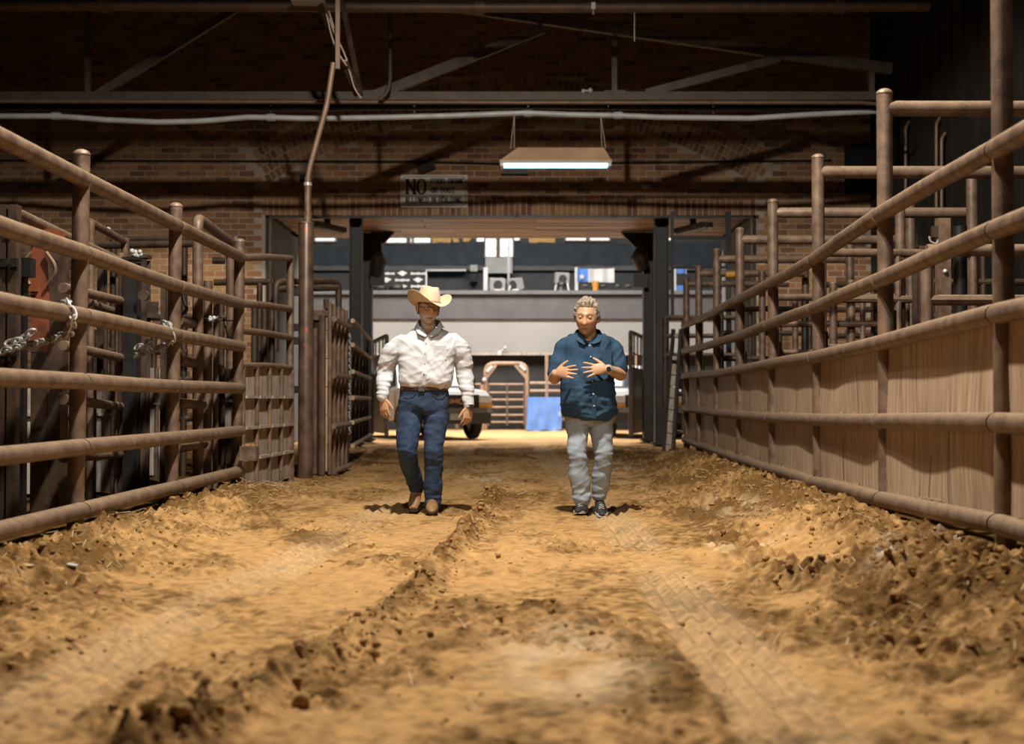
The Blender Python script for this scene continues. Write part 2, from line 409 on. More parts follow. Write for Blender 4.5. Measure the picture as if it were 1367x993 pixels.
# ---- loose clods: one uncountable mass, and a few big ones as things
def clod_mb(c, r, k):
    mb = MB(); mb.ball((0, 0, 0), (1, 0.85, 0.7), 7, 5)
    ang = k * 1.7; out = MB()
    vs = []
    for v in mb.v:
        q = 1 + 0.35 * (float(vnoise([v[0] * 2 + k * 3.1], [v[1] * 2 + v[2] * 1.3 + k], 3)[0]) - 0.5) * 2
        x, y = v[0] * math.cos(ang) - v[1] * math.sin(ang), v[0] * math.sin(ang) + v[1] * math.cos(ang)
        vs.append((c[0] + x * r * q, c[1] + y * r * q, c[2] + v[2] * r * q))
    return out.add(vs, mb.f)
protos = []
for k in range(8):
    q = MB(); q.ball((0, 0, 0), (1, 0.85, 0.72), 6, 4)
    a = np.array(q.v); n = 1 + 0.7 * (vnoise(a[:, 0] * 2 + 3 * k, a[:, 1] * 2 + a[:, 2] * 1.7 + k, 4) - 0.5)
    protos.append((a * n[:, None], np.array([list(f) + [f[-1]] * (4 - len(f)) for f in q.f])))
CN = 9000
cx = np.concatenate([rng.uniform(-2.9, 2.6, CN), rng.normal(0, 1, 5000)]); cy = 3.4 + 13.5 * rng.random(CN + 5000) ** 1.25
m1 = np.arange(CN + 5000) >= CN
edge = np.interp(cy, rp_y, rp_x) - 0.42
rr = rng.random(CN + 5000)
cx = np.where(m1, np.where(rr < 0.5, edge + cx * 0.24, np.where(rr < 0.72, -2.5 + cx * 0.2, np.interp(cy, [3.0, 4.2, 5.25, 7, 10.3, 14, 20], [-1.05, -0.83, -0.6, -0.44, -0.26, -0.12, 0.0]) + cx * 0.07)), cx)
ch, crough = ground(cx, cy)[:2]
keep = (rng.random(len(cx)) < np.where(m1, 1.0, 0.10 + crough)) & (cx < np.interp(cy, rp_y, rp_x) - 0.0)
cv = []; cf = []; nb = 0
for x, y, z, r0 in zip(cx[keep], cy[keep], ch[keep], crough[keep]):
    r = 0.004 + 0.019 * random.random() ** 3.4 * (0.4 + r0)
    pv, pf = protos[random.randrange(8)]; a = random.random() * 6.28
    R = np.array([[math.cos(a), -math.sin(a), 0], [math.sin(a), math.cos(a), 0], [0, 0, 1]])
    cv.append(pv @ R.T * r + np.array([x, y, z + r * 0.12])); cf.append(pf + nb); nb += len(pv)
mb = MB(); mb.v = [tuple(p) for p in np.concatenate(cv)]; mb.f = [tuple(dict.fromkeys(f)) for f in np.concatenate(cf).tolist()]
M['clod'] = mat('loose_dirt_clod', (0.20, 0.112, 0.038), (0.37, 0.22, 0.085), 30, 0.95, 0, 0.002, spec=0.15)
o = obj('dirt_crumbs', mb, M['clod'], fl, fix=False, sharp=60); o['kind'] = 'stuff'; o['label'] = 'loose crumbs of brown dirt'
big = [(95, 861, 0.024, 'dark dirt clod alone on the smooth dirt near the left edge'), (478, 824, 0.026, 'dark dirt clod beside the middle ridge, furthest up it'),
       (497, 880, 0.034, 'large dirt clod on the crest of the middle ridge'), (590, 790, 0.02, 'dirt clod on the flat dirt left of the tyre tread marks'),
       (403, 937, 0.036, 'large dark dirt clod low on the middle ridge, nearest the viewer'), (737, 812, 0.02, 'small dark clod alone right of the tread marks'),
       (908, 833, 0.02, 'dark clod lying in the right-hand tyre track'), (1273, 750, 0.07, 'large lump of dirt on the bank under the right fence')]
for k, (px, py, r, lb) in enumerate(big):
    Y = CAMH * F / (py - 533.6)
    x = XY(px, Y); z = gz(x, Y)
    whole('dirt_clod', clod_mb((x, Y, z + r * 0.3), r, k), M['clod'], lb, 'dirt clod', (x, Y, z), 'big dirt clods', sharp=60)
# straw and wood chips
M['straw'] = mat('pale_straw', (0.45, 0.33, 0.17), (0.6, 0.47, 0.28), 8, 0.8)
mb = MB()
for k in range(420):
    y = 4 + 11 * random.random() ** 1.2
    s = random.random()
    x = -2.45 + random.gauss(0, 0.22) if s < 0.6 else (float(np.interp(y, rp_y, rp_x)) - 0.5 + random.gauss(0, 0.25) if s < 0.85 else random.uniform(-2.4, 2.2))
    z = gz(x, y) + 0.012; a = random.random() * 3.14; l = random.uniform(0.02, 0.075)
    mb.beam((x - l * math.cos(a), y - l * math.sin(a), z), (x + l * math.cos(a), y + l * math.sin(a), z + random.uniform(0, 0.03)), 0.004, 0.003)
o = obj('straw', mb, M['straw'], fl, fix=False); o['kind'] = 'stuff'; o['label'] = 'pale bits of straw'
for k, (px, py, lb) in enumerate([(98, 790, 'pale wood chip on the dirt at the left, second from the fence'), (40, 795, 'buff wood chip on the dirt nearest the left edge')]):
    Y = CAMH * F / (py - 533.6); x = XY(px, Y); z = gz(x, Y)
    mb = MB(); mb.box((x, Y, z + 0.006), (0.05, 0.035, 0.008), Euler((0.1, 0.15, 0.6 * k)).to_matrix())
    whole('wood_chip', mb, M['conduit'] if k == 0 else M['straw'], lb, 'wood chip', (x, Y, z))

# ---- brick wall with the doorway
XL, XR = XY(356, WALL_Y), XY(1008, WALL_Y)
HZ = P(683, 288, WALL_Y).z
WX0, WX1, WZ1 = -11.0, 7.2, 9.6
mb = MB()
mb.box(((WX0 + XL) / 2, WALL_Y + 0.2, WZ1 / 2 - .15), (XL - WX0, 0.4, WZ1 + .3))
mb.box(((WX1 + XR) / 2, WALL_Y + 0.2, WZ1 / 2 - .15), (WX1 - XR, 0.4, WZ1 + .3))
mb.box(((XL + XR) / 2, WALL_Y + 0.2, (WZ1 + HZ) / 2), (XR - XL, 0.4, WZ1 - HZ))
wall = struct('wall_back', mb, M['mortar'], 'old brick wall above and beside the doorway')
def brick_v(c, L_, H_, rot=0.0, dep=0.009):
    ca, sa = math.cos(rot), math.sin(rot)
    vs = []
    for y in (WALL_Y + 0.01, WALL_Y - dep):
        for x, z in ((-L_ / 2, -H_ / 2), (L_ / 2, -H_ / 2), (L_ / 2, H_ / 2), (-L_ / 2, H_ / 2)):
            vs.append((c[0] + x * ca - z * sa, y, c[1] + x * sa + z * ca))
    return vs
BF = [(4, 5, 6, 7), (0, 4, 7, 3), (1, 2, 6, 5), (3, 7, 6, 2), (0, 1, 5, 4)]
BF = [tuple(reversed(f)) for f in BF]
BL, BH, J = 0.315, 0.118, 0.020
AC = np.array([XY(683, WALL_Y), 0.0]); zin, zout = P(683, 152, WALL_Y).z, P(683, 104, WALL_Y).z
RIN = 9.2; AC[1] = zin - RIN; ROUT = RIN + (zout - zin)
half = math.atan2(XY(1022, WALL_Y) - AC[0], P(1022, 225, WALL_Y).z - AC[1]) * 1.0
def in_arch(x, z):
    dx, dz = x - AC[0], z - AC[1]; r = math.hypot(dx, dz)
    return RIN - 0.03 < r < ROUT + 0.03 and abs(math.atan2(dx, dz)) < half + 0.006
items = []                                           # (kind, centre, rotation, depth)
row = 0; z = BH / 2
while z < WZ1:
    x = WX0 + (BL / 2 if row % 2 else 0.0)
    while x < WX1:
        if not (XL - BL * 0.42 < x < XR + BL * 0.42 and z < HZ + 0.36) and not in_arch(x, z) and not in_arch(x + BL * .3, z) and not in_arch(x - BL * .3, z) and x - BL / 2 > WX0 - .2:
            items.append(('brick', (x, z), 0.0))
        x += BL
    z += BH; row += 1
x = XL - 0.05
while x < XR + 0.05:
    items.append(('soldier', (x, HZ + 0.17), math.pi / 2)); x += BH
rings = 4; th = (ROUT - RIN) / rings
for k in range(rings):
    rm = RIN + th * (k + 0.5); da = BH / rm; n = int(2 * half / da)
    for i in range(n):
        a = -half + (i + 0.5 * (1 + k % 2)) * da
        items.append(('voussoir', (AC[0] + rm * math.sin(a), AC[1] + rm * math.cos(a)), math.pi / 2 - a))
dims = {'brick': (BL - J, BH - J), 'soldier': (0.315, BH - J), 'voussoir': (th - J, BH - J)}
def proto_brick(kind):
    L_, H_ = dims[kind]; mb = MB()
    vs = brick_v((0, 0), L_, H_); mb.add([(a, b - WALL_Y, c_) for a, b, c_ in vs], BF)
    return to_mesh(kind, mb, M['brick'], fix=False)
pm = {k: proto_brick(k) for k in dims}
def in_view(it):
    x, zz = it[1]; return x > -10.3
score = []
for i, it in enumerate(items):
    x, zz = it[1]
    px = 683.5 + x / WALL_Y * F; py = 533.6 - (zz - CAMH) / WALL_Y * F
    s = abs(px - 430) / 1.0 + abs(py - 245) * 1.7
    if px < 5 or py > 455: s += 4000
    score.append((s, i))
single = set(i for s, i in sorted(score)[:300])
mb = MB()
for i, it in enumerate(items):
    kind, c_, rot = it
    if i in single:
        o = bpy.data.objects.new('brick' if kind == 'brick' else 'soldier_brick' if kind == 'soldier' else 'arch_brick', pm[kind])
        COL.objects.link(o); o.parent = wall
        o.location = (c_[0] + random.uniform(-.003, .003), WALL_Y + random.uniform(-0.003, 0.003), c_[1]); o.rotation_euler = (0, -rot, 0)
    else:
        mb.add(brick_v(c_, *dims[kind], rot, 0.009 + random.uniform(-.003, .003)), BF)
o = obj('brick', mb, M['brick'], wall, fix=False); o['kind'] = 'stuff'; o.name = 'brickwork'
# side walls, roof, passage
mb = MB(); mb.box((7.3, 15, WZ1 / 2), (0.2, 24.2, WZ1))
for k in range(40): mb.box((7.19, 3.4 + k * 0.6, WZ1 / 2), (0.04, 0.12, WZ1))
struct('wall_right', mb, M['dark_wall'], 'ribbed side wall, coloured dark for the unlit right side')  # dark wall put close in, standing for the unlit right side
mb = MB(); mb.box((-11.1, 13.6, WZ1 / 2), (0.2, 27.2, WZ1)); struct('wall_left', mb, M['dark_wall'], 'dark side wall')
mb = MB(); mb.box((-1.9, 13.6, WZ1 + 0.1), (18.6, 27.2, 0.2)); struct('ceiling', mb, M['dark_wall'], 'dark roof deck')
for side, xw, sg in (('left', XL, -1), ('right', XR, 1)):
    mb = MB(); mb.box((xw + sg * 0.15, (WALL_Y + BACK_Y) / 2 + 0.2, HZ / 2), (0.3, BACK_Y - WALL_Y - 0.4, HZ))
    struct('wall_passage_' + side, mb, M['jamb'], 'grey painted reveal of the doorway on its %s side' % side)
SOF = P(683, 315.5, BACK_Y).z
mb = MB(); mb.box((0, (WALL_Y + BACK_Y) / 2, HZ + 0.35), (XR - XL + 0.6, BACK_Y - WALL_Y - .05, 0.3)); mb.box((0, BACK_Y + 0.2, 7.2), (34, 0.3, 2 * (7.2 - SOF)))
tr1 = struct('trim_1', mb, M['dark_wall'], 'dark lintel deck over the passage')
bw = 0.24; k = 0
y = WALL_Y + 0.02
while y < BACK_Y:
    xx = XL + 0.02
    while xx < XR - 0.1:
        ln = min(random.choice((2.4, 3.0, 3.6)), XR - 0.02 - xx)
        mb = MB(); mb.box((xx + ln / 2, y + bw / 2, HZ + 0.10 + random.uniform(-.008, .008)), (ln - 0.012, bw - 0.015, 0.05)); obj('plank', mb, M['wood_soffit'], tr1)
        xx += ln
    y += bw
mb = MB(); mb.box((0, WALL_Y - 0.03, HZ - 0.02), (XR - XL + 0.1, 0.08, 0.05)); mb.box((XL + .01, WALL_Y - .03, HZ / 2), (.06, .08, HZ)); mb.box((XR - .01, WALL_Y - .03, HZ / 2), (.06, .08, HZ))
struct('trim_2', mb, M['black_steel'], 'black steel angle edging the doorway')

# ---- arena shell beyond
M['fascia'] = mat('grey_fascia', (0.066, 0.063, 0.066), (0.085, 0.081, 0.084), 2, 0.8)
M['arena_wall'] = mat('pale_concrete_wall', (0.215, 0.213, 0.205), (0.25, 0.247, 0.238), 0.6, 0.85)
M['arena_dark'] = mat('dark_boarding_and_shade', (0.018, 0.018, 0.018), (0.03, 0.029, 0.028), 1.5, 0.85)
M['drape'] = mat('dark_blue_drape', (0.018, 0.025, 0.033), (0.028, 0.036, 0.044), 3, 0.9)
M['charcoal'] = mat('charcoal_board', (0.03, 0.033, 0.036), (0.042, 0.045, 0.047), 3, 0.8)
M['white'] = mat('white_paint', (0.40, 0.40, 0.40), (0.47, 0.47, 0.465), 2, 0.6)
M['pane'] = mat('daylit_pane', (0.8, 0.85, 0.9), None, 3, 0.2, emit=(0.93, 0.97, 1.0), emit_s=0.95)
AY = 43.0
def slab(name, y0, y1, pt, pb, material, label, x0=-15, x1=15, yref=None):
    zt = P(683, pt, yref or y0).z; zb = P(683, pb, yref or y0).z
    mb = MB(); mb.box(((x0 + x1) / 2, (y0 + y1) / 2, (zt + zb) / 2), (x1 - x0, y1 - y0, zt - zb)); return struct(name, mb, material, label)
slab('wall_arena_fascia', AY, AY + 0.3, 389, 425.5, M['fascia'], 'dark grey front of the upper deck')
zl = P(683, 388, AY).z
mb = MB(); mb.box((0, AY + 2.0, zl - 0.06), (30, 4.3, 0.12)); struct('trim_3', mb, mat('grey_ledge', (0.085, 0.085, 0.09), (0.11, 0.11, 0.115), 3, 0.8), 'pale ledge along the upper deck')
slab('trim_4', AY + .03, AY + .12, 425.5, 428.5, M['rust_dark'], 'dark rail under the upper deck', yref=AY)
slab('wall_arena_lower', AY + 0.06, AY + 0.4, 428, 472, M['arena_wall'], 'pale concrete wall of the arena', yref=AY)
slab('trim_5', AY - 0.02, AY + 0.1, 471, 474, M['plank_grey'], 'dull edge under the pale wall', yref=AY)
mb = MB(); mb.box((0, AY + 0.5, 1.2), (30, 0.3, 2.6)); struct('wall_arena_shade', mb, M['arena_dark'], 'dark sheet for the shaded opening under the pale wall')  # dark sheet put in for the shade of the open underside
BY = AY + 4.2
mb = MB(); mb.box((0, BY + 0.3, 7), (30, 0.3, 7)); struct('wall_far', mb, M['charcoal'], 'dark far wall of the arena')
for sx in (-15, 15):
    mb = MB(); mb.box((sx, 39.4, 5), (0.2, 16.2, 10)); struct('wall_arena_left' if sx < 0 else 'wall_arena_right', mb, M['arena_dark'], 'dark side wall of the arena')
mb = MB(); mb.box((0, 39.4, 10.1), (30, 16.2, 0.2)); struct('ceiling_arena', mb, M['arena_dark'], 'dark arena roof')
slab('trim_6', BY - .06, BY + .06, 352, 361, mat('grey_band', (0.07, 0.07, 0.07), (0.085, 0.085, 0.085), 3, 0.8), 'grey band between drapes and boards', yref=BY)
# windows of the far wall
def window(i, x0, x1, y0, y1, nx_, ny_):
    a = P(x0, y1, BY); b = P(x1, y0, BY); t = 0.05
    mb = MB()
    for xx in (a.x, b.x): mb.box((xx, BY + 0.1, (a.z + b.z) / 2), (t, 0.16, b.z - a.z + t))
    for zz in (a.z, b.z): mb.box(((a.x + b.x) / 2, BY + 0.1, zz), (b.x - a.x, 0.16, t))
    for k in range(1, nx_): mb.box((a.x + (b.x - a.x) * k / nx_, BY + 0.1, (a.z + b.z) / 2), (0.02, 0.06, b.z - a.z))
    for k in range(1, ny_): mb.box(((a.x + b.x) / 2, BY + 0.1, a.z + (b.z - a.z) * k / ny_), (b.x - a.x, 0.06, 0.02))
    wo = struct('window_%d' % i, mb, M['plank_grey'], 'lit far window')
    for j in range(nx_):
        for k in range(ny_):
            mb = MB(); w_, h_ = (b.x - a.x) / nx_, (b.z - a.z) / ny_
            mb.box((a.x + w_ * (j + .5), BY + 0.11, a.z + h_ * (k + .5)), (w_ - 0.012, 0.02, h_ - 0.012)); obj('pane', mb, M['pane'], wo)
for i, args in enumerate([(515, 543, 306, 324, 2, 1), (547, 550, 306, 324, 1, 1), (552, 575, 306, 324, 2, 1), (636, 647, 306, 323.5, 1, 1), (647.5, 663, 306, 343, 1, 3), (667, 685, 306, 343, 2, 3), (685.5, 694, 306, 321, 1, 1),
                          (755, 783, 306, 321, 2, 1), (787, 814, 306, 321, 2, 1), (890, 897, 306, 321, 1, 1), (420, 448, 306, 322, 2, 1)]): window(i + 1, *args)
# ================================================================== FENCES AND PENS
def place(pt): return Vector(pt)
RAIL_R = 0.055
CLR = 0.03
# ---- right fence: posts, five rails to a bay, steel sheets below, pipes across the pens
M['lodged'] = mat('dry_dirt', (0.15, 0.092, 0.042), (0.24, 0.155, 0.075), 40, 0.95)
rf = thing('pipe_fence', 'long rusty pipe fence with brown steel sheets along the right side of the alley', 'fence', (2.6, 4.7, 0))
nodes = []
p0 = RIGHT_POSTS[0]
z0 = [P(p0[0], y, p0[3]).z for y in p0[1]]
nodes += [(2.46, 2.35, z0), (2.46, 4.65, z0)]
for px, rails, cross, Y in RIGHT_POSTS: nodes.append((XY(px, Y), Y, [P(px, y, Y).z for y in rails]))
TOPZ = [3.1, 3.1, 3.12] + [P(p[0], t, p[3]).z for p, t in zip(RIGHT_POSTS[1:], (118, 205, 265, 303, 331, 354, 370))]
for (x, y, zz), tz in zip(nodes, TOPZ):
    mb = MB(); mb.dome_post((x + 0.015, y, -0.1), (x + 0.015, y, tz), 0.055, 14); obj('post', mb, M['rust'], rf)
for i in range(len(nodes) - 1):
    a, b = nodes[i], nodes[i + 1]
    for k in range(5):
        pa = Vector((a[0] - CLR, a[1] + 0.01, a[2][k])); pb = Vector((b[0] - CLR, b[1] - 0.01, b[2][k]))
        mid = pa.lerp(pb, 0.5) + Vector((random.uniform(-.008, .008), 0, random.uniform(-.006, .008)))
        mb = MB(); mb.tube([pa, pa + (pb - pa) * 0.012, mid, pb - (pb - pa) * 0.012, pb], [RAIL_R * 0.93, RAIL_R, RAIL_R, RAIL_R, RAIL_R * 0.93], 14)
        obj('rail', mb, M['rust'], rf)
    # buckled steel sheet between the third and the lowest rail
    n = 14; m = 10; vs = []; fs = []
    for side in (0, 1):
        for r in range(m + 1):
            for q in range(n + 1):
                t = q / n; s = r / m
                x = a[0] * (1 - t) + b[0] * t + 0.022 + 0.006 * side; y = a[1] * (1 - t) + b[1] * t
                zt = (a[2][2] - 0.0) * (1 - t) + (b[2][2]) * t; zb = a[2][4] * (1 - t) + b[2][4] * t - 0.02
                x += 0.040 * (float(vnoise([t * 2.6 + i * 3.7], [s * 1.6 + i], 301)[0]) - .5) + 0.012 * (float(vnoise([t * 6 + i * 5.1], [s * 3 + i], 302)[0]) - .5)
                vs.append((x, y, zt + (zb - zt) * s))
    o0 = (m + 1) * (n + 1)
    for r in range(m):
        for q in range(n):
            w0 = r * (n + 1) + q
            fs.append((w0, w0 + 1, w0 + n + 2, w0 + n + 1)); fs.append((o0 + w0, o0 + w0 + n + 1, o0 + w0 + n + 2, o0 + w0 + 1))
    mb = MB(); mb.add(vs, fs); obj('sheet', mb, M['panel'], rf, fix=False)
    # dirt and hay lodged on the middle and lowest rails
    mb = MB()
    for q in range(60):
        t = random.random(); k = 4 if random.random() < 0.7 else 3
        if fbm(np.array([t * 4 + i * 3]), np.array([k * 1.0]), 3)[0] < 0.47: continue
        z = a[2][k] * (1 - t) + b[2][k] * t + RAIL_R * 0.8; x = a[0] * (1 - t) + b[0] * t + random.uniform(-0.03, 0.035); y = a[1] * (1 - t) + b[1] * t
        r = random.uniform(0.008, 0.024)
        mb.ball((x, y, z + r * .3), (r, r * 1.5, r * .8), 6, 4)
    if mb.v:
        o = obj('lodged_dirt', mb, M['lodged'], rf, fix=False, sharp=80); o['kind'] = 'stuff'; o['label'] = 'crumbs of dirt lying on the rails'
for i, (px, rails, cross, Y) in enumerate(RIGHT_POSTS):
    if cross is None: continue
    x = nodes[i + 2][0]; z = P(px + 60, cross, Y).z
    zr = z
    mb = MB(); mb.tube([(x + 0.02, Y, z), (x + 0.10, Y, z), (4.7 if i < 6 else 3.35 + i * .2, Y, zr)], [RAIL_R * .6 if i == 3 else RAIL_R * .96, RAIL_R, RAIL_R], 12); obj('crossbar', mb, M['rust'], rf)
for i, (t, k) in enumerate([(0.06, 2)] * 6):                      # short latch plates on the sheet edge, behind the posts
    x, y, zz = nodes[i + 3]
    mb = MB(); mb.box((x + 0.10, y + 0.12, zz[2] + 0.12), (0.02, 0.1, 0.22)); obj('hinge_plate', mb, M['rust'], rf)
# yellow tape on a pipe
# ---- inner pen fence on the right
IX = 4.62
inf = thing('inner_pen_fence', 'second rusty pipe fence standing behind the right alley fence', 'fence', (IX, 8.5, 0))
ipost = [(8.2, 3.2), (11.0, 3.35), (13.5, P(1297, 202, 13.5).z), (15.6, P(1214, 251, 15.6).z), (18.4, P(1133, 303, 18.4).z), (21.2, 3.2), (24.0, 3.15)]
for y, tz in ipost:
    mb = MB(); mb.dome_post((IX, y, -.05), (IX, y, tz), 0.058, 12); obj('post', mb, M['rust'], inf)
for (ya, ta), (yb, tb) in zip(ipost[:-1], ipost[1:]):
    for z in (0.45, 0.9, 1.35):
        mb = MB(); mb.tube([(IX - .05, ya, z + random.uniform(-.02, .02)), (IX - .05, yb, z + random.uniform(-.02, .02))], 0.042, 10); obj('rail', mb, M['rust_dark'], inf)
# ---- helper: a pipe gate between two foot points
def pipe_gate(name, label, a, b, zb, zt, nr, nv, r=0.03, material='rust', rounded=0.0, group=None, post_caps=False, cat='gate', infill=None):
    a = Vector((a[0], a[1], 0)); b = Vector((b[0], b[1], 0))
    g = thing(name, label, cat, (a.x, a.y, 0), 0, group)
    fr = [a + Vector((0, 0, zb)), a + Vector((0, 0, zt)), b + Vector((0, 0, zt)), b + Vector((0, 0, zb))]
    mb = MB(); mb.tube(bend(fr, rounded) if rounded else fr[:2], r * 1.15, 10)
    if not rounded: mb.tube(fr[1:3], r * 1.15, 10); mb.tube(fr[2:4], r * 1.15, 10)
    obj('frame', mb, M[material], g)
    for k in range(nr):
        z = zb + (zt - zb) * (k / nr if rounded or True else 0) + 0.02
        mb = MB(); mb.tube([a + Vector((0, 0, z)), b + Vector((0, 0, z))], r, 8); obj('rail', mb, M[material], g)
    for k in range(nv):
        q = a.lerp(b, (k + 1) / (nv + 1))
        mb = MB(); mb.tube([q + Vector((0, 0, zb)), q + Vector((0, 0, zt))], r * .85, 8); obj('upright', mb, M[material], g)
    return g
# cross gates and gear in the right pens
gA = pipe_gate('pen_gate', 'rusty pen gate with a latch post in the nearest right pen', (3.05, 9.9), (4.42, 9.9), 0.5, 2.05, 4, 0, 0.04)
lx, ly = XY(1260, 11.6), 11.6
lt = thing('latch_post', 'square brown latch post with a bolt and hook, behind the right fence', 'post', (lx, ly, 0))
za, zb_ = P(1260, 292, ly).z, -0.05
mb = MB(); mb.box((lx, ly, (za + zb_) / 2), (0.105, 0.105, za - zb_)); obj('post', mb, M['rust'], lt)
mb = MB(); mb.ball((lx, ly - 0.06, P(1260, 363, ly).z), 0.022, 8, 6); obj('bolt', mb, M['galv'], lt)
mb = MB(); mb.box((lx - 0.075, ly - .02, P(1260, 310, ly).z), (0.05, 0.06, 0.10)); obj('hinge', mb, M['rust_dark'], lt)
mb = MB(); q = P(1250, 322, ly); mb.tube(bend([q + Vector((0.0, -.03, .1)), q + Vector((0, -.03, -.03)), q + Vector((-.06, -.03, -.01)), q + Vector((-.07, -.03, .04))], .03), 0.009, 6); obj('hook', mb, M['galv'], lt)
bx = XY(1283, 12.2)
bp = MB(); bp.tube([(bx, 12.2, -.05), (bx, 12.2, P(1283, 302, 12.2).z)], 0.062, 12); whole('black_post', bp, M['black_steel'], 'black pipe post with worn paint beside the square latch post', 'post', (bx, 12.2, 0))
bx = XY(1075, 16.5)
bp = MB(); bp.tube([(bx, 16.5, -.05), (bx, 16.5, P(1075, 392, 16.5).z)], 0.045, 12); whole('black_post', bp, M['black_steel'], 'shorter black pipe post seen through the middle of the right fence', 'post', (bx, 16.5, 0))
for (px, Y, pt, r, lb) in [(1203, 13.0, 262, 0.05, 'slim rusty pipe post just left of a taller post in the right pens'), (1113, 15.0, 375, 0.045, 'short rusty pipe post with a side bar behind the right fence'),
                           (1137, 15.2, 373, 0.045, 'short rusty pipe post standing right of the side bar'), (1062, 17.5, 398, 0.04, 'thin rusty pipe post left of the shorter black post'),
                           (1242, 13.0, 382, 0.035, 'thin pipe upright beside the dark steel plate'), (1018, 19.5, 360, 0.05, 'dark pipe post near the brick corner right of the doorway')]:
    x = XY(px, Y); mb = MB(); mb.dome_post((x, Y, -.05), (x, Y, P(px, pt, Y).z), r, 10); whole('pipe_post', mb, M['rust'], lb, 'post', (x, Y, 0), 'loose pipe posts in the right pens')
plate = MB(); a_ = P(1221, 358, 12.6); b_ = P(1247, 436, 12.6); plate.box(((a_.x + b_.x) / 2, 12.6, (a_.z + b_.z) / 2), (b_.x - a_.x, 0.02, a_.z - b_.z)); plate.beam((a_.x, 12.6, a_.z), (a_.x, 12.6, -.02), 0.04, 0.04); plate.beam((b_.x, 12.62, b_.z), (b_.x, 12.62, -.02), 0.04, 0.04)
whole('steel_plate', plate, M['rust_dark'], 'dark steel plate bolted between uprights in the right pens', 'steel plate', (a_.x, 12.6, 0))
pipe_gate('pen_gate', 'pen gate of four level pipes crossing the middle right pen', (2.95, 12.8), (4.42, 12.9), 0.5, 2.35, 4, 1, 0.036)
pipe_gate('pen_gate', 'pen gate of close pipes further along the right pens', (2.95, 15.1), (4.42, 15.1), 0.5, 2.1, 5, 2, 0.036)
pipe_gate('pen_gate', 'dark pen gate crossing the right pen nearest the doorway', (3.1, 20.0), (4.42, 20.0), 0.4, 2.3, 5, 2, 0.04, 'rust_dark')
# pen dividers running on to the right, behind the inner fence
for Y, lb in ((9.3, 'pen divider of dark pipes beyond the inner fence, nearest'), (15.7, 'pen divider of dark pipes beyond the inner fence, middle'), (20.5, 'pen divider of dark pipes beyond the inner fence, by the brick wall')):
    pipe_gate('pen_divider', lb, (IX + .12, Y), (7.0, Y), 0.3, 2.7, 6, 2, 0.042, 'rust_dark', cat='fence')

# ---- left fence
lf = thing('pipe_fence', 'rusty six-rail pipe fence along the left side of the alley', 'fence', (-2.8, 4, 0))
ln = [(-2.83, 4.0), (-2.82, 6.38)]
zl_ = [P(105, y, 8.71).z for y in LEFT_POSTS[0][1]]
lnodes = [(-2.83, 1.7, zl_), (-2.83, 4.0, zl_), (-2.82, 6.38, zl_)] + [(XY(px, Y), Y, [P(px, y, Y).z for y in rails]) for px, rails, Y in LEFT_POSTS]
ltop = [2.55, 2.55, 2.55, P(113, 199, 8.71).z, P(234, 270, 11.04).z, P(318, 318, 13.48).z]
for (x, y, zz), tz in zip(lnodes, ltop):
    lean = 0.02
    mb = MB(); mb.dome_post((x - 0.02, y, -0.1), (x - 0.02 + lean * 1.5, y, tz), 0.054, 14); obj('post', mb, M['rust'], lf)
for i in range(len(lnodes) - 1):
    a, b = lnodes[i], lnodes[i + 1]
    for k in range(6):
        pa = Vector((a[0] + CLR, a[1] + 0.01, a[2][k])); pb = Vector((b[0] + CLR, b[1] - 0.01, b[2][k]))
        mid = pa.lerp(pb, 0.5) + Vector((random.uniform(-.006, .006), 0, random.uniform(-.008, .004)))
        mb = MB(); mb.tube([pa, pa + (pb - pa) * .012, mid, pb - (pb - pa) * .012, pb], [RAIL_R * .93, RAIL_R, RAIL_R, RAIL_R, RAIL_R * .93], 14); obj('rail', mb, M['rust'], lf)
# chains
def chain(label, pts, pitch=0.066, wire=0.0095, parent=None):
    L_ = [Vector(p) for p in pts]; seg = [0]
    for a, b in zip(L_[:-1], L_[1:]): seg.append(seg[-1] + (b - a).length)
    def at(s):
        for i in range(len(seg) - 1):
            if s <= seg[i + 1] + 1e-9: return L_[i].lerp(L_[i + 1], (s - seg[i]) / max(1e-6, seg[i + 1] - seg[i]))
        return L_[-1]
    g = thing('chain', label, 'chain', tuple(L_[0]))
    mb = MB(); ring = []; nn = 10
    for k in range(nn + 1):
        a = 2 * math.pi * k / nn; ring.append((math.cos(a) * pitch * 0.72, math.sin(a) * pitch * 0.4, 0))
    mb.tube(ring, wire, 6, caps=False)
    me_ = to_mesh('chain_link', mb, M['galv'])
    n = int(seg[-1] / pitch)
    for k in range(n):
        p = at((k + .5) * pitch); d = (at((k + 1) * pitch) - at(k * pitch)).normalized()
        o = bpy.data.objects.new('chain_link', me_); COL.objects.link(o); o.parent = g
        q = d.to_track_quat('X', 'Z'); o.rotation_mode = 'QUATERNION'; o.rotation_quaternion = q @ Euler(((k % 2) * math.pi / 2 + 0.5, 0, 0)).to_quaternion()
        o.location = p - L_[0]
    return g
def arcpts(a, b, sag, n=14):
    a, b = Vector(a), Vector(b)
    return [a.lerp(b, k / n) - Vector((0, 0, sag * 4 * (k / n) * (1 - k / n))) for k in range(n + 1)]
r3 = P(97, 416, 8.4)
loop = [r3 + Vector((-.13, .12, .02)), r3 + Vector((-.05, .02, .055)), r3 + Vector((.0, -.07, .045)), r3 + Vector((.035, -.09, -.05)), P(92, 445, 8.5), P(60, 456, 8.9), P(30, 462, 9.3), P(0, 470, 9.5)]
chain('steel chain looped over the third rail beside the nearest left post', loop)
chain('short steel chain hanging behind the nearest left rails', arcpts(P(45, 441, 9.4), P(8, 458, 9.5), 0.02))
r3 = P(226, 441, 10.8)
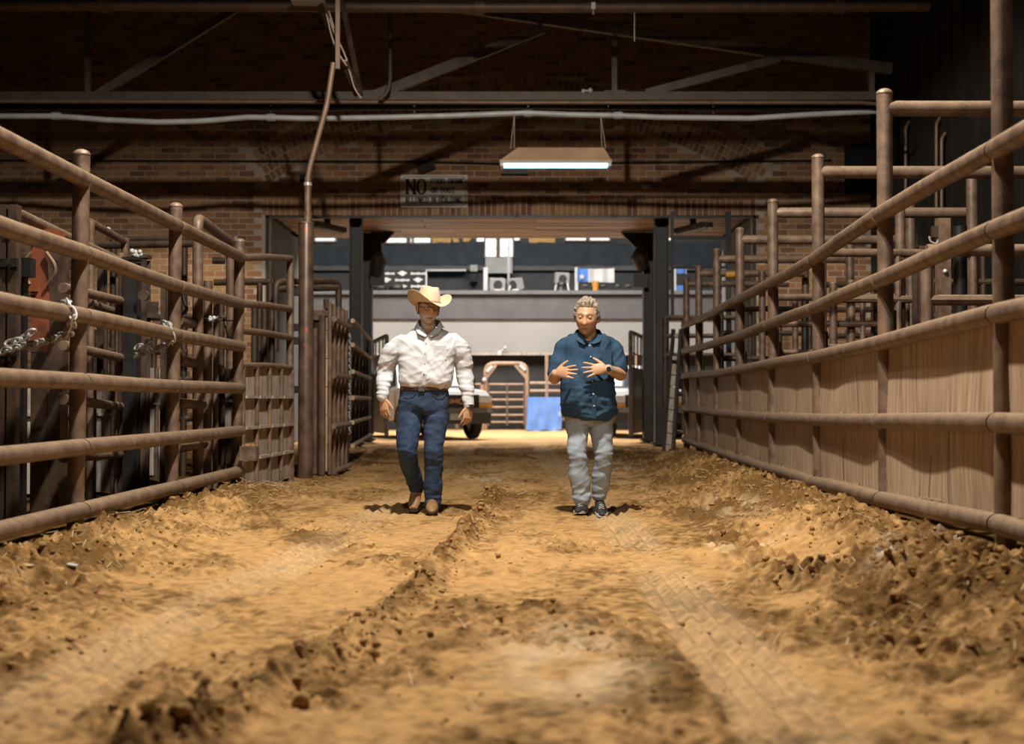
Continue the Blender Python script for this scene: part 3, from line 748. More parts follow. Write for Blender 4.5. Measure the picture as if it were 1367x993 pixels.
loop = [r3 + Vector((-.10, .10, .03)), r3 + Vector((-.03, .0, .06)), r3 + Vector((.02, -.06, .03)), r3 + Vector((.045, -.07, -.06)), P(226, 459, 11.0), P(205, 467, 11.4), P(180, 475, 12.0)]
chain('steel chain looped over the third rail beside the second left post', loop, 0.066, 0.0095)
chain('short steel chain behind the second left post', arcpts(P(200, 455, 11.8), P(180, 464, 12.0), 0.01), 0.066, 0.0095)

# ---- red squeeze gate and posts behind the left fence
Y = 10.5; x0 = XY(40, Y); x1 = XY(58, Y); x2 = XY(79, Y)
ch_ = thing('chute_frame', 'tall chute frame with chipped red paint behind the left fence', 'livestock chute', (x1, Y, 0))
zt = P(58, 306, Y).z; zm = P(58, 470, Y).z
mb = MB(); mb.box(((x0 + x1) / 2 + .02, Y + .1, (zt + zm) / 2), (0.13, 0.24, zt - zm)); obj('upright', mb, M['red_paint'], ch_)
mb = MB(); mb.box(((x0 + x1) / 2 + .02, Y + .1, zm / 2 - .03), (0.125, 0.235, zm + .06)); obj('upright', mb, M['rust_dark'], ch_)
mb = MB(); mb.box(((x1 + x2) / 2 + .01, Y + .12, (zt - .1) / 2), (0.10, 0.2, zt - .1)); obj('upright', mb, M['rust_dark'], ch_)  # shaded side face of the beam, the shade put into its dark colour
for sx, px in ((-1, 36), (1, 73)):
    q = P(px, 358, Y); mb = MB()
    mb.tube(bend([q + Vector((.05 * -sx, -.05, .12)), q + Vector((0.05 * sx * .4, -.06, .03)), q + Vector((.05 * sx * .6, -.06, -.04)), q + Vector((.04 * -sx, -.05, -.13))], .04), 0.014, 8); obj('handle', mb, M['rust'], ch_)
q = P(45, 381, Y); mb = MB(); mb.box(q + Vector((0, -.03, 0)), (0.09, 0.03, 0.10)); obj('bracket', mb, M['red_paint'], ch_)
mb = MB(); q = P(62, 310, Y); mb.box(q + Vector((0, .1, 0)), (0.16, 0.2, 0.05)); obj('cap_plate', mb, M['red_paint'], ch_)
for px, wd, lb in ((3.5, 0.06, 'square rusty post at the left edge, left one of a pair'), (18, 0.06, 'square rusty post at the left edge, right one of a pair')):
    Yp = 9.7; x = XY(px, Yp); zt = P(px, 273, Yp).z
    g = thing('square_post', lb, 'post', (x, Yp, 0)); mb = MB(); mb.box((x, Yp, zt / 2 - .03), (wd, 0.1, zt + .05)); obj('post', mb, M['rust_dark'], g)
    for py in (300, 352, 470): mb = MB(); mb.box(P(px + 5, py, Yp) + Vector((0, -.06, 0)), (0.05, 0.05, 0.06)); obj('hinge', mb, M['black_steel'], g)
mb = MB(); a_ = P(24, 345, 10.0); b_ = P(44, 370, 10.0); mb.box(((a_.x + b_.x) / 2, 10.0, (a_.z + b_.z) / 2), (b_.x - a_.x, .12, a_.z - b_.z)); mb.box(((a_.x + b_.x) / 2 - .05, 10.05, a_.z / 2), (.08, .08, a_.z))
whole('latch_box', mb, M['black_steel'], 'black latch box on an upright between square post and red chute', 'latch box', (a_.x, 10, 0))
# inner alley gate of the left pens, running from the red chute to the grey post
def free_rails(name, label, segs, r, material, cat='gate', group=None, uprights=()):
    p = P(*segs[0][0]); g = thing(name, label, cat, (p.x, p.y, 0), 0, group)
    for s in segs:
        mb = MB(); mb.tube(bend([P(*q) for q in s], 0.12) if len(s) > 2 else [P(*q) for q in s], r, 10); obj('rail', mb, M[material], g)
    for px, Y_, pt, rr_ in uprights:
        x = XY(px, Y_); mb = MB(); mb.tube([(x, Y_, -.03), (x, Y_, P(px, pt, Y_).z)], rr_, 10); obj('upright', mb, M[material], g)
    return g
free_rails('pen_gate', 'swing gate of thick pipes between the red chute and the grey post', [((84, 461, 10.1), (163, 478, 12.5)), ((84, 533, 10.1), (163, 543, 12.5)), ((84, 611, 10.1), (163, 606, 12.5)),
           ((84, 384, 10.1), (163, 402, 12.5)), ((22, 284, 9.9), (100, 321, 11.4), (163, 350, 12.5))], 0.04, 'rust', uprights=((160, 12.55, 338, 0.05),))
free_rails('pen_gate', 'high sloping pipe gate with a white band, behind the nearest left post', [((119, 296, 12.6), (166, 322, 14.4)), ((119, 391, 12.6), (160, 401, 14.0)), ((119, 405, 12.6), (160, 418, 14.0))], 0.038, 'rust',
           uprights=((120, 12.6, 296, 0.035), (166, 14.4, 318, 0.045)))
mb = MB(); q = P(143, 308, 13.5); mb.tube([q - Vector((.015, -.02, -.008)), q + Vector((.015, .02, -.008))], 0.043, 10); whole('tape_band', mb, M['white'], 'white tape band on the high sloping pipe', 'tape', tuple(q))
for (px, Yp, pt, wd, mt, lb) in [(173, 12.4, 345, 0.125, 'black_steel', 'dark steel I-beam post behind the second left post'), (188, 12.7, 342, 0.10, 'rust_dark', 'rusty square post right of the dark I-beam'),
                                 (133, 14.5, 355, 0.07, 'rust_dark', 'thin dark post left of the grey pipe post'), (217, 13.4, 380, 0.05, 'rust_dark', 'thin upright behind the small steel flap')]:
    x = XY(px, Yp); zt = P(px, pt, Yp).z
    mb = MB(); mb.box((x, Yp, zt / 2 - .03), (wd, 0.012, zt)); mb.box((x, Yp + .13, zt / 2 - .03), (wd, .012, zt)); mb.box((x, Yp + .065, zt / 2 - .03), (0.02, .13, zt)); mb.box((x, Yp + .06, zt + .0), (wd * 1.2, .16, .03))
    whole('steel_post', mb, M[mt], lb, 'post', (x, Yp, 0), 'steel posts in the left pens')
mb = MB()
q = P(182, 342, 12.4)
for k in range(14): mb.ball(q + Vector((random.uniform(-.05, .05), random.uniform(-.03, .03), random.uniform(0.0, .05))), random.uniform(.015, .03), 6, 4)
whole('rag', mb, M['white'], 'crumpled white rag on top of the rusty square post', 'rag', tuple(q), sharp=80)
mb = MB(); q = P(191, 394, 12.3); mb.lathe([(0.0, 0), (.05, 0), (.05, .05), (0, .05)], q, 12, 'y'); whole('pulley_wheel', mb, M['rust_dark'], 'round dark pulley beside the square post', 'pulley', tuple(q))
mb = MB(); a_ = P(187, 403, 12.78); b_ = P(211, 424, 12.78); mb.box(((a_.x + b_.x) / 2, 12.78, (a_.z + b_.z) / 2), (b_.x - a_.x, .015, a_.z - b_.z)); whole('steel_flap', mb, M['rust_dark'], 'small dark steel flap hung off the square post', 'steel plate', tuple(a_))
# tall bent pipe gate between the second and third left posts
free_rails('pen_gate', 'tall bent-pipe gate standing behind the second and third left posts', [((264, 640, 12.9), (264, 291, 12.9), (308, 323, 14.9), (308, 640, 14.9))], 0.052, 'rust',
           uprights=((313, 14.95, 316, 0.035),))
free_rails('pen_gate', 'low gate of short pipe ends behind the second left post', [((238, 480, 12.2), (268, 487, 13.2)), ((238, 538, 12.2), (270, 540, 13.2)), ((237, 598, 12.2), (272, 592, 13.2)), ((238, 428, 12.2), (266, 434, 13.2))], 0.048, 'rust',
           uprights=((277, 13.4, 375, 0.045), (288, 13.6, 402, 0.03)))
free_rails('pen_divider', 'level pipes crossing high in front of the brick wall on the left', [((118, 328, 18.0), (262, 325, 18.0)), ((165, 320, 19.0), (300, 317, 19.0)), ((284, 348, 19.5), (300, 348, 19.5)), ((286, 377, 19.5), (362, 376, 19.5)), ((100, 420, 19.0), (240, 425, 19.0)),
           ((130, 435, 19.0), (250, 437, 19.0)), ((70, 384, 18.5), (120, 384, 18.5))], 0.05, 'rust_dark', 'fence', uprights=((150, 18.9, 320, .05), (362, 19.6, 372, .05), (245, 18.9, 320, .05)))
free_rails('pen_divider', 'low dark pipes in the shade between the left pens', [((110, 468, 17.0), (250, 470, 17.0)), ((110, 505, 17.0), (310, 507, 17.0)), ((110, 560, 17.0), (310, 558, 17.0)), ((240, 452, 16.5), (310, 456, 16.5)), ((250, 422, 17), (310, 424, 17))], 0.04, 'rust_dark', 'fence',
           uprights=((124, 17, 440, .04), (140, 17, 440, .04), (245, 17, 440, .04), (205, 17, 440, .04), (295, 17, 400, .045)))
# small hook, coil of wire
mb = MB(); q = P(243, 405, 12.6); mb.tube(bend([q + Vector((0, 0, .12)), q + Vector((.02, 0, .02)), q + Vector((.05, 0, -.06)), q + Vector((.0, 0, -.10))], .05), 0.016, 8); whole('iron_hook', mb, M['black_steel'], 'black iron hook hanging behind the second left post', 'hook', tuple(q))
mb = MB(); q = P(287, 425, 13.0)
for k in range(10): mb.ball(q + Vector((random.uniform(-.05, .05), random.uniform(-.02, .02), random.uniform(-.02, .02))), random.uniform(.012, .024), 6, 4)
whole('rag', mb, M['white'], 'small pale knot of rag tied to a wire left of the third post', 'rag', tuple(q), sharp=80)
mb = MB(); mb.tube(arcpts(P(268, 424, 12.9), P(312, 428, 13.2), .01), .006, 5); mb.tube(arcpts(P(298, 424, 13.1), P(311, 455, 13.2), .06), .006, 5); whole('wire', mb, M['black_steel'], 'thin black wire with a loop left of the third post', 'wire', tuple(P(268, 424, 12.9)))
# ---- plank panels
def plank_panel(name, label, pxl, pxr, Yl, Yr, ztop, zbot, cols, rows, cat='gate', material='plank_grey', frame='rust', lip=True, group=None, ext_top=None):
    xl, xr = XY(pxl, Yl), XY(pxr, Yr)
    a = Vector((xl, Yl, 0)); b = Vector((xr, Yr, 0)); d = (b - a); L_ = d.length; u = d / L_; nrm = Vector((u.y, -u.x, 0))
    if nrm.dot(-a) < 0: nrm = -nrm
    g = thing(name, label, cat, tuple(a), 0, group)
    for c_ in range(cols):
        for r in range(rows):
            p = a + u * (L_ * (c_ + .5) / cols) + Vector((0, 0, zbot + (ztop - zbot) * (r + .5) / rows)) - nrm * 0.03
            mb = MB(); w_ = L_ / cols - 0.012; h_ = (ztop - zbot) / rows - 0.012
            R = Matrix((u, nrm, Vector((0, 0, 1)))).transposed()
            tilt = random.uniform(-.004, .01)
            mb.box(p + nrm * tilt, (w_, 0.04, h_), R); obj('plank', mb, M[material], g)
    for r in range(1, rows):
        if lip:
            z = zbot + (ztop - zbot) * r / rows
            for c_ in range(cols):
                p0_ = a + u * (L_ * (c_ + .08) / cols) + Vector((0, 0, z)); p1_ = a + u * (L_ * (c_ + .92) / cols) + Vector((0, 0, z))
                mb = MB(); mb.beam(p0_ + nrm * .015, p1_ + nrm * .015, 0.07, 0.03); obj('batten', mb, M[material], g)
    for c_ in range(cols + 1):
        q = a + u * (L_ * c_ / cols) + nrm * 0.018
        zt_ = ztop if ext_top is None else (ext_top if c_ in (0, cols) else ztop)
        mb = MB(); mb.tube([q + Vector((0, 0, zbot - .03)), q + Vector((0, 0, zt_))], 0.026, 8); obj('upright', mb, M[frame], g)
    return g, a, b, nrm
zt_p = P(350, 491, 14.8).z
g, a, b, nrm = plank_panel('plank_gate', 'grey plank gate with pipe uprights and pipes above, beyond the third left post', 322, 388, 13.7, 16.0, zt_p, 0.02, 4, 4)
for ya, yb, r in ((344, 345, .04), (405, 413, .04), (441, 451, .038), (488, 491, .036)):
    pa, pb = P(320, ya, 13.6), P(388, yb, 16.0)
    mb = MB(); mb.tube([pa, pa.lerp(pb, .5) + Vector((0, 0, .012)), pb], r, 10); obj('rail', mb, M['rust'], g)
mb = MB(); x = XY(387, 16.0); mb.dome_post((x, 16.0, -.05), (x, 16.0, P(387, 342, 16).z), 0.045, 10); obj('end_post', mb, M['rust'], g)
for px in (339, 352, 362): mb = MB(); x = XY(px, 17.2); mb.tube([(x, 17.2, 0.8), (x, 17.2, P(px, 405, 17.2).z)], .04, 8); obj('upright', mb, M['rust_dark'], g)
plank_panel('plank_gate', 'narrow grey plank panel seen between the second and third left posts', 281, 309, 14.0, 14.6, P(295, 490, 14).z, 0.25, 2, 3)
plank_panel('plank_gate', 'dark plank wall low behind the red chute', 22, 150, 13.2, 13.6, P(70, 500, 13.2).z, 0.02, 5, 3, material='plank_grey')
plank_panel('plank_gate', 'low plank panel behind the second left post', 190, 225, 15.0, 15.3, P(200, 490, 15).z, 0.1, 2, 3, material='plank_grey')
mb = MB(); a_ = P(333, 605, 13.3); mb.box(a_, (0.16, 0.18, 0.14)); whole('feed_box', mb, M['rust'], 'small rusty steel box with dirt on it, against the plank gate', 'steel box', tuple(a_))
mb = MB()
for k in range(18): mb.ball(a_ + Vector((random.uniform(-.07, .07), random.uniform(-.08, .08), .075)), random.uniform(.012, .022), 6, 4)
o = obj('dirt_pile', mb, M['clod'], sharp=80); tag(o, 'crumbs of dirt heaped on the small steel box', 'dirt', kind='stuff')
# dark gate with rounded frame beyond the plank gate
free_rails('pen_gate', 'dark round-cornered pipe gate behind the tall pole', [((368, 470, 17.8), (368, 376, 17.8), (452, 375, 18.6), (452, 470, 18.6)), ((368, 386, 17.8), (452, 384, 18.6))], 0.045, 'rust_dark', uprights=((346, 18.2, 378, .04), (360, 18.2, 378, .04)))
# ---- the tall pole
px_ = 408; Yp = 16.4; x = XY(px_, Yp)
tp = thing('tall_pole', 'tall stepped steel pole bending to the right above the left gates', 'pole', (x, Yp, 0))
z1, z2, z3, z4 = P(408, 299, Yp).z, P(410, 283, Yp).z, P(410, 246, Yp).z, P(411, 236, Yp).z
mb = MB(); mb.tube([(x, Yp, -.05), (x, Yp, z1 - .02), (x, Yp, z1)], [.092, .092, .088], 16); obj('base_pipe', mb, M['steel_pole'], tp)
mb = MB(); mb.lathe([(0.05, z1), (0.097, z1), (0.097, z1 + .02), (.05, z1 + .03)], (x, Yp, 0), 16); obj('collar', mb, M['rust'], tp)
x2 = XY(410, Yp)
mb = MB(); mb.tube([(x2, Yp, z1), (x2, Yp, z2)], .052, 12); obj('sleeve', mb, M['rust'], tp)
mb = MB(); mb.tube([(x2, Yp, z2), (x2, Yp, z4)], .042, 12); obj('middle_pipe', mb, M['rust'], tp)
mb = MB(); mb.lathe([(0.03, z3 - .02), (0.05, z3 - .02), (0.05, z3 + .02), (.03, z3 + .02)], (x2, Yp, 0), 12); obj('collar', mb, M['galv'], tp)
mb = MB(); mb.tube(bend([P(411, 238, Yp), P(413, 225, Yp), P(437, 138, Yp), P(441, 110, Yp), P(445, 84, Yp)], .12), .034, 10); obj('bent_pipe', mb, M['truss_pipe'], tp)
for py in (390, 437, 455, 520): mb = MB(); q = P(395, py, Yp); mb.box((q.x, Yp, q.z), (.16, .08, .09)); obj('hinge', mb, M['black_steel'], tp)
# post hinge plate beside the pole and the two receding gates
g, a, b, nrm = plank_panel('plank_gate', 'rusty gate of upright pipes and planks to the right of the tall pole', 438, 460, 16.7, 18.3, P(440, 403, 16.7).z, 0.06, 4, 6, material='panel', frame='rust', lip=False)
for zf in (0.06, .62, 1.25, 1.95): 
    mb = MB(); mb.tube([a + nrm * .07 + Vector((0, 0, zf)), b + nrm * .07 + Vector((0, 0, zf))], .035, 8); obj('rail', mb, M['rust'], g)
mb = MB(); mb.box((XY(424, 16.9), 16.9, 1.05), (0.19, .02, 2.05)); obj('hinge_plate', mb, M['steel_pole'], g)
mb = MB(); mb.box((XY(428, 16.7), 16.7, P(428, 418, 16.7).z), (0.22, .05, .07)); mb.dome_post((XY(435, 16.7), 16.7, P(435, 412, 16.7).z), (XY(435, 16.7), 16.7, P(435, 398, 16.7).z), .035, 8); obj('latch', mb, M['steel_pole'], g)
mb = MB(); mb.tube([(XY(430, 16.7), 16.7, 0.02), (XY(430, 16.7), 16.7, 2.0)], .045, 8); obj('end_post', mb, M['steel_pole'], g)
g, a, b, nrm = plank_panel('plank_gate', 'gate of grey slats and level pipes leaning back beside the doorway column', 464, 489, 19.6, 25.6, 1.75, 0.28, 5, 1, material='plank_grey', frame='rust_dark', lip=False, ext_top=2.1)
for zf in (.28, .62, .98, 1.36, 1.75, 2.1):
    mb = MB(); mb.tube([a + nrm * .07 + Vector((0, 0, zf)), b + nrm * .07 + Vector((0, 0, zf))], .035, 8); obj('rail', mb, M['panel'], g)
mb = MB(); xq = XY(461.5, 19.4); mb.dome_post((xq, 19.4, -.03), (xq, 19.4, P(461, 425, 19.4).z), .05, 10); whole('pipe_post', mb, M['rust_dark'], 'dark post between the two gates right of the tall pole', 'post', (xq, 19.4, 0))
chain('slack chain hanging down the dark post between the two left gates', arcpts((xq + .058, 19.385, 1.9), (xq + .058, 19.385, .45), 0.0), .045, .005)
# ---- doorway columns, braces, black stall gates
def column(label, px, Y, wf, py_top=318, brace=0):
    x = XY(px, Y); zt = HZ + .06
    g = thing('steel_column', label, 'column', (x, Y, 0), 0, None)
    mb = MB(); mb.box((x - wf / 2, Y, zt / 2), (0.03, .3, zt)); mb.box((x + wf / 2, Y, zt / 2), (.03, .3, zt)); mb.box((x, Y, zt / 2), (wf, .03, zt)); obj('post', mb, M['black_steel'], g)
    mb = MB(); mb.box((x, Y, .06), (wf + .14, .42, .05)); obj('base_plate', mb, M['black_steel'], g)
    if brace:
        s = brace; mb = MB(); mb.prism([(x + s * wf / 2, Y - .04, zt - .5), (x + s * (wf / 2 + .48), Y - .04, zt), (x + s * wf / 2, Y - .04, zt)], (0, .08, 0)); obj('brace', mb, M['black_steel'], g)
        mb = MB(); mb.beam((x + s * (wf / 2), Y - .06, zt - .52), (x + s * (wf / 2 + .5), Y - .06, zt - .01), .12, .03); obj('brace_flange', mb, M['rust_dark'], g)
    return g
column('black steel column on the left of the doorway, outer one', 475, 27.6, .22)
column('black steel column on the left of the doorway, with the angle brace', 489.5, 30.2, .22, brace=1)
column('black steel column on the right of the doorway, with the angle brace', 866, 30.2, .22, brace=-1)
column('black steel column on the right of the doorway, outer one', 883, 27.6, .26)
def stall_gate(label, pxa, pxb, pya, pyb, Y0, Y1, sheet_top, material='black_steel'):
    a = P(pxa, 560, Y0); b = P(pxb, 560, Y1); g = thing('stall_gate', label, 'gate', (a.x, a.y, 0))
    za, zb2 = P(pxa, pya, Y0).z, P(pxb, pyb, Y1).z
    mb = MB(); mb.beam((a.x, a.y, .15), (a.x, a.y, za), .09, .09); mb.beam((b.x, b.y, .15), (b.x, b.y, zb2), .09, .09); mb.beam((a.x, a.y, za), (b.x, b.y, zb2), .07, .07); mb.beam((a.x, a.y, za - .45), (b.x, b.y, zb2 - .45), .03, .03); obj('frame', mb, M['rust_dark'], g)
    mb = MB(); mb.prism([(a.x, a.y, .2), (b.x, b.y, .2), (b.x, b.y, zb2 - .75), (a.x, a.y, za - .75)], (0, .03, 0)); obj('sheet', mb, M[material], g)
    for k in range(1, 4):
        t = k / 4; q = Vector((a.x, a.y, 0)).lerp(Vector((b.x, b.y, 0)), t); mb = MB(); mb.beam(q + Vector((0, 0, za - .8)), q + Vector((0, 0, za + (zb2 - za) * t)), .035, .035); obj('bar', mb, M['rust_dark'], g)
stall_gate('black sheet gate with bars on top, left of the man in the hat', 497, 516, 457, 448, 31.5, 29.8, 0)
stall_gate('black sheet gate with bars on top, right of the man in blue', 842, 860, 443, 451, 29.6, 31.5, 0)
mb = MB(); q0 = P(861, 345, 29.9); mb.tube([q0 + Vector((-.1, 0, .25)), q0 + Vector((-.14, -.1, 0)), q0 + Vector((-.02, -.05, -.25))], [.1, .2, .14], 10)
mb.box(q0 + Vector((-.1, 0, -.5)), (.32, .2, .3)); whole('cable_reel', mb, M['black_steel'], 'dark bundle hung on the right brace column', 'cable reel', tuple(q0))
mb = MB(); q0 = P(501, 350, 29.9); mb.tube([q0 + Vector((.04, 0, .25)), q0 + Vector((.08, -.1, 0)), q0 + Vector((.0, -.05, -.3))], [.1, .18, .14], 10); mb.box(q0 + Vector((.05, 0, -.35)), (.3, .2, .35)); mb.box(q0 + Vector((.04, 0, .3)), (.2, .2, .3))
whole('cable_reel', mb, M['black_steel'], 'dark bundle hung on the left brace column', 'cable reel', tuple(q0))
# leaning slatted ramp beside the right column
rmp = thing('leaning_ramp', 'narrow boarded ramp leaning upright at the far end of the right fence', 'ramp', (XY(890, 25), 25, 0))
A0, A1, B0, B1 = P(886, 608, 25.0), P(899, 440, 25.6), P(898, 612, 25.0), P(909, 440, 25.6)
for a_, b_ in ((A0, A1), (B0, B1)):
    mb = MB(); mb.beam(a_, b_, .06, .09); obj('side_rail', mb, M['black_steel'], rmp)
for k in range(11):
    t = k / 11; p, q = A0.lerp(A1, t + .045), B0.lerp(B1, t + .045); h = (A1 - A0).length / 11
    if k > 7 and k % 2: continue
    mb = MB(); mb.beam(p, q, .03, h * (.92 if k < 8 else .35), up=(A1 - A0).normalized()); obj('board', mb, M['plank_grey'], rmp)
pipe_gate('pen_gate', 'dark gate of level bars just right of the doorway column', (XY(888, 26.2), 26.2), (XY(985, 26.2), 26.2), 0.3, P(900, 424, 26.2).z, 6, 3, .045, 'rust_dark')
mb = MB(); xa = XY(973, 26.4); mb.beam((xa, 26.4, 0), (xa, 26.4, HZ), .1, .1); mb.beam((XY(898, 26.4), 26.4, P(900, 318, 26.4).z), (XY(975, 26.4), 26.4, P(900, 318, 26.4).z), .08, .08); mb.beam((XY(898, 26.4), 26.4, P(900, 357, 26.4).z), (XY(975, 26.4), 26.4, P(900, 357, 26.4).z), .05, .05); mb.beam((XY(898, 26.4), 26.4, P(900, 424, 26.4).z), (XY(898, 26.4), 26.4, HZ), .06, .06)
whole('door_frame', mb, M['black_steel'], 'slim black steel frame above the dark gate right of the column', 'frame', (xa, 26.4, 0))
q = P(943, 366, 20.9); mb = MB(); mb.tube([(XY(969, 20.9), 20.9, q.z), (XY(981, 20.9), 20.9, q.z)], RAIL_R * 1.06, 12); M['yellow'] = mat('yellow_tape', (.5, .27, .03), (.6, .33, .05), 9, .6); whole('tape_band', mb, M['yellow'], 'yellow tape wrapped on a crosspipe near the doorway', 'tape', tuple(q))

# ================================================================== ROOF STEEL, PIPES AND SIGNS
TY = 22.0
def tb(p0_, p1_, wd, ht, Y=TY, y1=None):
    mb = MB(); mb.beam(P(p0_[0], p0_[1], Y), P(p1_[0], p1_[1], y1 or Y), wd, ht, up=(0, 0, 1)); return mb
tr = thing('roof_truss', 'brown steel roof truss crossing in front of the brick wall', 'truss', (0, TY, P(683, 130, TY).z))
mb = tb((-160, 129), (1180, 129), .14, .14); obj('bottom_chord', mb, M['truss'], tr)
mb = MB(); q = P(683, 135, TY).z; mb.box((XY(510, TY), TY - .1, q), (XY(1180, TY) - XY(-160, TY), .14, .02)); obj('chord_flange', mb, M['truss'], tr)
obj('diagonal', tb((128, 128), (330, 2), .1, .13), M['truss'], tr)
obj('diagonal', tb((492, 131), (725, 38), .1, .16), M['truss'], tr)
obj('diagonal', tb((862, 125), (1040, 78), .1, .13), M['truss'], tr)
obj('top_chord', tb((600, 8), (1190, 92), .12, .17), M['truss'], tr)
for px, yt in ((118, 12), (820, 48), (1163, 88)): obj('strut', tb((px, yt), (px, 126), .09, .10), M['truss'], tr)
for px in (492, 821): mb = MB(); q = P(px, 127, TY - .12); mb.box(q, (.34, .02, .16)); obj('gusset', mb, M['truss'], tr)
# pipes and cables under the truss
def run(name, label, cat, pts, r, material, Y, joints=(), n=10):
    g = thing(name, label, cat, tuple(P(pts[0][0], pts[0][1], Y)))
    mb = MB(); mb.tube([P(a, b, Y) for a, b in pts], r, n); obj('pipe', mb, M[material], g)
    for px, py in joints:
        q = P(px, py, Y); mb = MB(); mb.tube([q - Vector((.07, 0, 0)), q + Vector((.07, 0, 0))], r * 1.35, n); obj('coupling', mb, M[material], g)
    return g
run('sprinkler_pipe', 'brown sprinkler pipe running along the top of the view', 'pipe', [(-200, 8), (140, 8), (640, 10), (1190, 9), (1240, 9)], .075, 'truss_pipe', 20.0, ((140, 8), (640, 10), (1120, 9)))
g = run('upper_pipe', 'dark pipe just above the brown sprinkler pipe', 'pipe', [(-200, 1), (1240, 2)], .03, 'rust_dark', 20.3)
run('black_pipe', 'black pipe slung directly under the truss chord', 'pipe', [(-160, 142), (400, 144), (700, 141), (1180, 146)], .055, 'black_steel', 22.3)
run('thin_pipe', 'thin brown pipe running along the truss chord', 'pipe', [(-160, 135), (380, 136), (700, 137), (1150, 137), (1200, 142)], .03, 'truss_pipe', 21.8)
cp = [(-160, 153), (0, 155), (70, 155), (105, 157), (140, 160), (210, 163), (260, 162), (290, 160), (330, 156.5), (370, 157), (400, 158), (440, 158), (520, 156.5), (600, 154.5), (700, 150.5), (760, 153), (820, 154), (880, 156.5), (1000, 158), (1080, 153), (1180, 148)]
g = run('conduit', 'pale sagging conduit below the roof truss', 'conduit', cp, .046, 'conduit', 22.1, ((75, 155), (362, 157), (705, 151), (825, 154)))
for px, py in ((75, 155), (362, 156), (553, 154), (705, 150), (812, 153), (952, 157)):
    mb = MB(); q = P(px, py, 22.1); mb.beam(q + Vector((0, 0, -.06)), P(px, 140, 22.1), .02, .02); obj('hanger', mb, M['black_steel'], g)
run('wall_conduit', 'thin dark conduit level across the brick wall above the sign', 'conduit', [(-5, 214), (300, 215), (560, 216), (680, 219), (1110, 214)], .022, 'black_steel', WALL_Y - .04, n=6)
run('curved_pipe', 'slim pipe dropping to a bend left of the long truss diagonal', 'pipe', [(521, -6), (521, 105), (519, 118), (514, 127), (507, 133)], .035, 'truss', 21.6)
for px, yt in ((1008, 0), (1250, 95), (1258, 112)): pass
for k, (px, y0, y1, lb) in enumerate([(1209, 170, 420, 'thin upright conduit on the dark right wall, left of three'), (1250, 165, 330, 'thin upright conduit on the dark right wall, middle of three'), (1257, 185, 330, 'thin upright conduit on the dark right wall, right of three')]):
    Yq = 7.05 * F / (px - 683.5); mb = MB(); mb.tube(bend([P(px + 5, y0 - 8, Yq), P(px, y0, Yq), P(px, y1, Yq)], .2), .03, 8); whole('upright_conduit', mb, M['truss_pipe'], lb, 'conduit', tuple(P(px, y1, Yq)))
mb = MB(); a_ = P(1129, 194, 26.85); b_ = P(1163, 258, 26.85); mb.box(((a_.x + b_.x) / 2, 26.865, (a_.z + b_.z) / 2), (b_.x - a_.x, .2, a_.z - b_.z)); mb.box(((a_.x + b_.x) / 2, 26.77, (a_.z + b_.z) / 2), (b_.x - a_.x - .1, .03, a_.z - b_.z - .1))
whole('electric_box', mb, M['black_matte'], 'big black electric box on the brick wall at the right', 'electric box', tuple(b_))
# hangers and hoses above the pole
hb = thing('hanger_strap', 'pair of dark steel straps coming down above the tall pole', 'strap', tuple(P(478, 130, 19)))
for p0_, p1_, wd in (((428, 5), (478, 128), .14), ((455, -6), (482, 128), .07)):
    mb = MB(); mb.beam(P(*p0_, 19), P(*p1_, 19.4), wd, .03); obj('strap', mb, M['rust_dark'], hb)
mb = MB(); mb.beam(P(451, -8, 18.8), P(451, 92, 18.8), .06, .05); whole('drop_rod', mb, M['truss_pipe'], 'bright upright rod hanging beside the hose loops', 'rod', tuple(P(451, 92, 19)))
M['rope'] = mat('pale_hose', (.38, .27, .19), (.5, .37, .27), 12, .6)
for k, (pts, lb) in enumerate([([(435, 15), (441, 42), (447, 62), (456, 78), (463, 88)], 'pale hose in a loose loop above the pole, leftmost strand'), ([(436, 15), (445, 40), (450, 55), (452, 60), (446, 58), (443, 50)], 'pale hose with a small curl above the pole'),
                               ([(439, 15), (450, 50), (460, 72), (464, 82), (456, 80), (448, 66)], 'pale hose ending in a round loop above the pole'), ([(462, 80), (468, 100), (473, 118), (482, 131)], 'pale hose running on down to the truss chord')]):
    mb = MB(); mb.tube(bend([P(a, b, 19.0 + k * .02 + (.18 if k == 3 else 0)) for a, b in pts], .15), .011, 6); whole('hose', mb, M['rope'], lb, 'hose', tuple(P(*pts[0], 18.6)), 'hoses above the tall pole')
mb = MB(); a_ = P(390, -3, 19.6); b_ = P(433, 4, 19.6); mb.box(((a_.x + b_.x) / 2, 19.6, (a_.z + b_.z) / 2), (b_.x - a_.x, .3, .08)); whole('junction_box', mb, M['conduit'], 'grey box just in view at the top above the hoses', 'junction box', tuple(a_))
mb = MB(); q = P(792, 8, 19.92); mb.box(q, (.06, .06, .10)); mb.tube([q + Vector((0, 0, -.05)), q + Vector((0, 0, -.12))], .02, 8); whole('sprinkler', mb, M['galv'], 'small bright sprinkler head on the top pipe', 'sprinkler head', tuple(q))
mb = MB(); mb.tube([P(847, 9, 20.0), P(847, 55, 20.0)], .008, 5); whole('hanging_wire', mb, M['conduit'], 'short thin wire hanging from the top pipe', 'wire', tuple(P(847, 55, 20.5)))
mb = MB(); q = P(783, 121.8, 21.93); mb.ball(q + Vector((-.05, 0, .0)), .04, 8, 6); mb.ball(q + Vector((.06, 0, .01)), .045, 8, 6); mb.box(q + Vector((0, .05, .0)), (.12, .1, .05)); whole('floodlight', mb, M['white'], 'small white twin spotlight on the truss chord', 'spotlight', tuple(q))
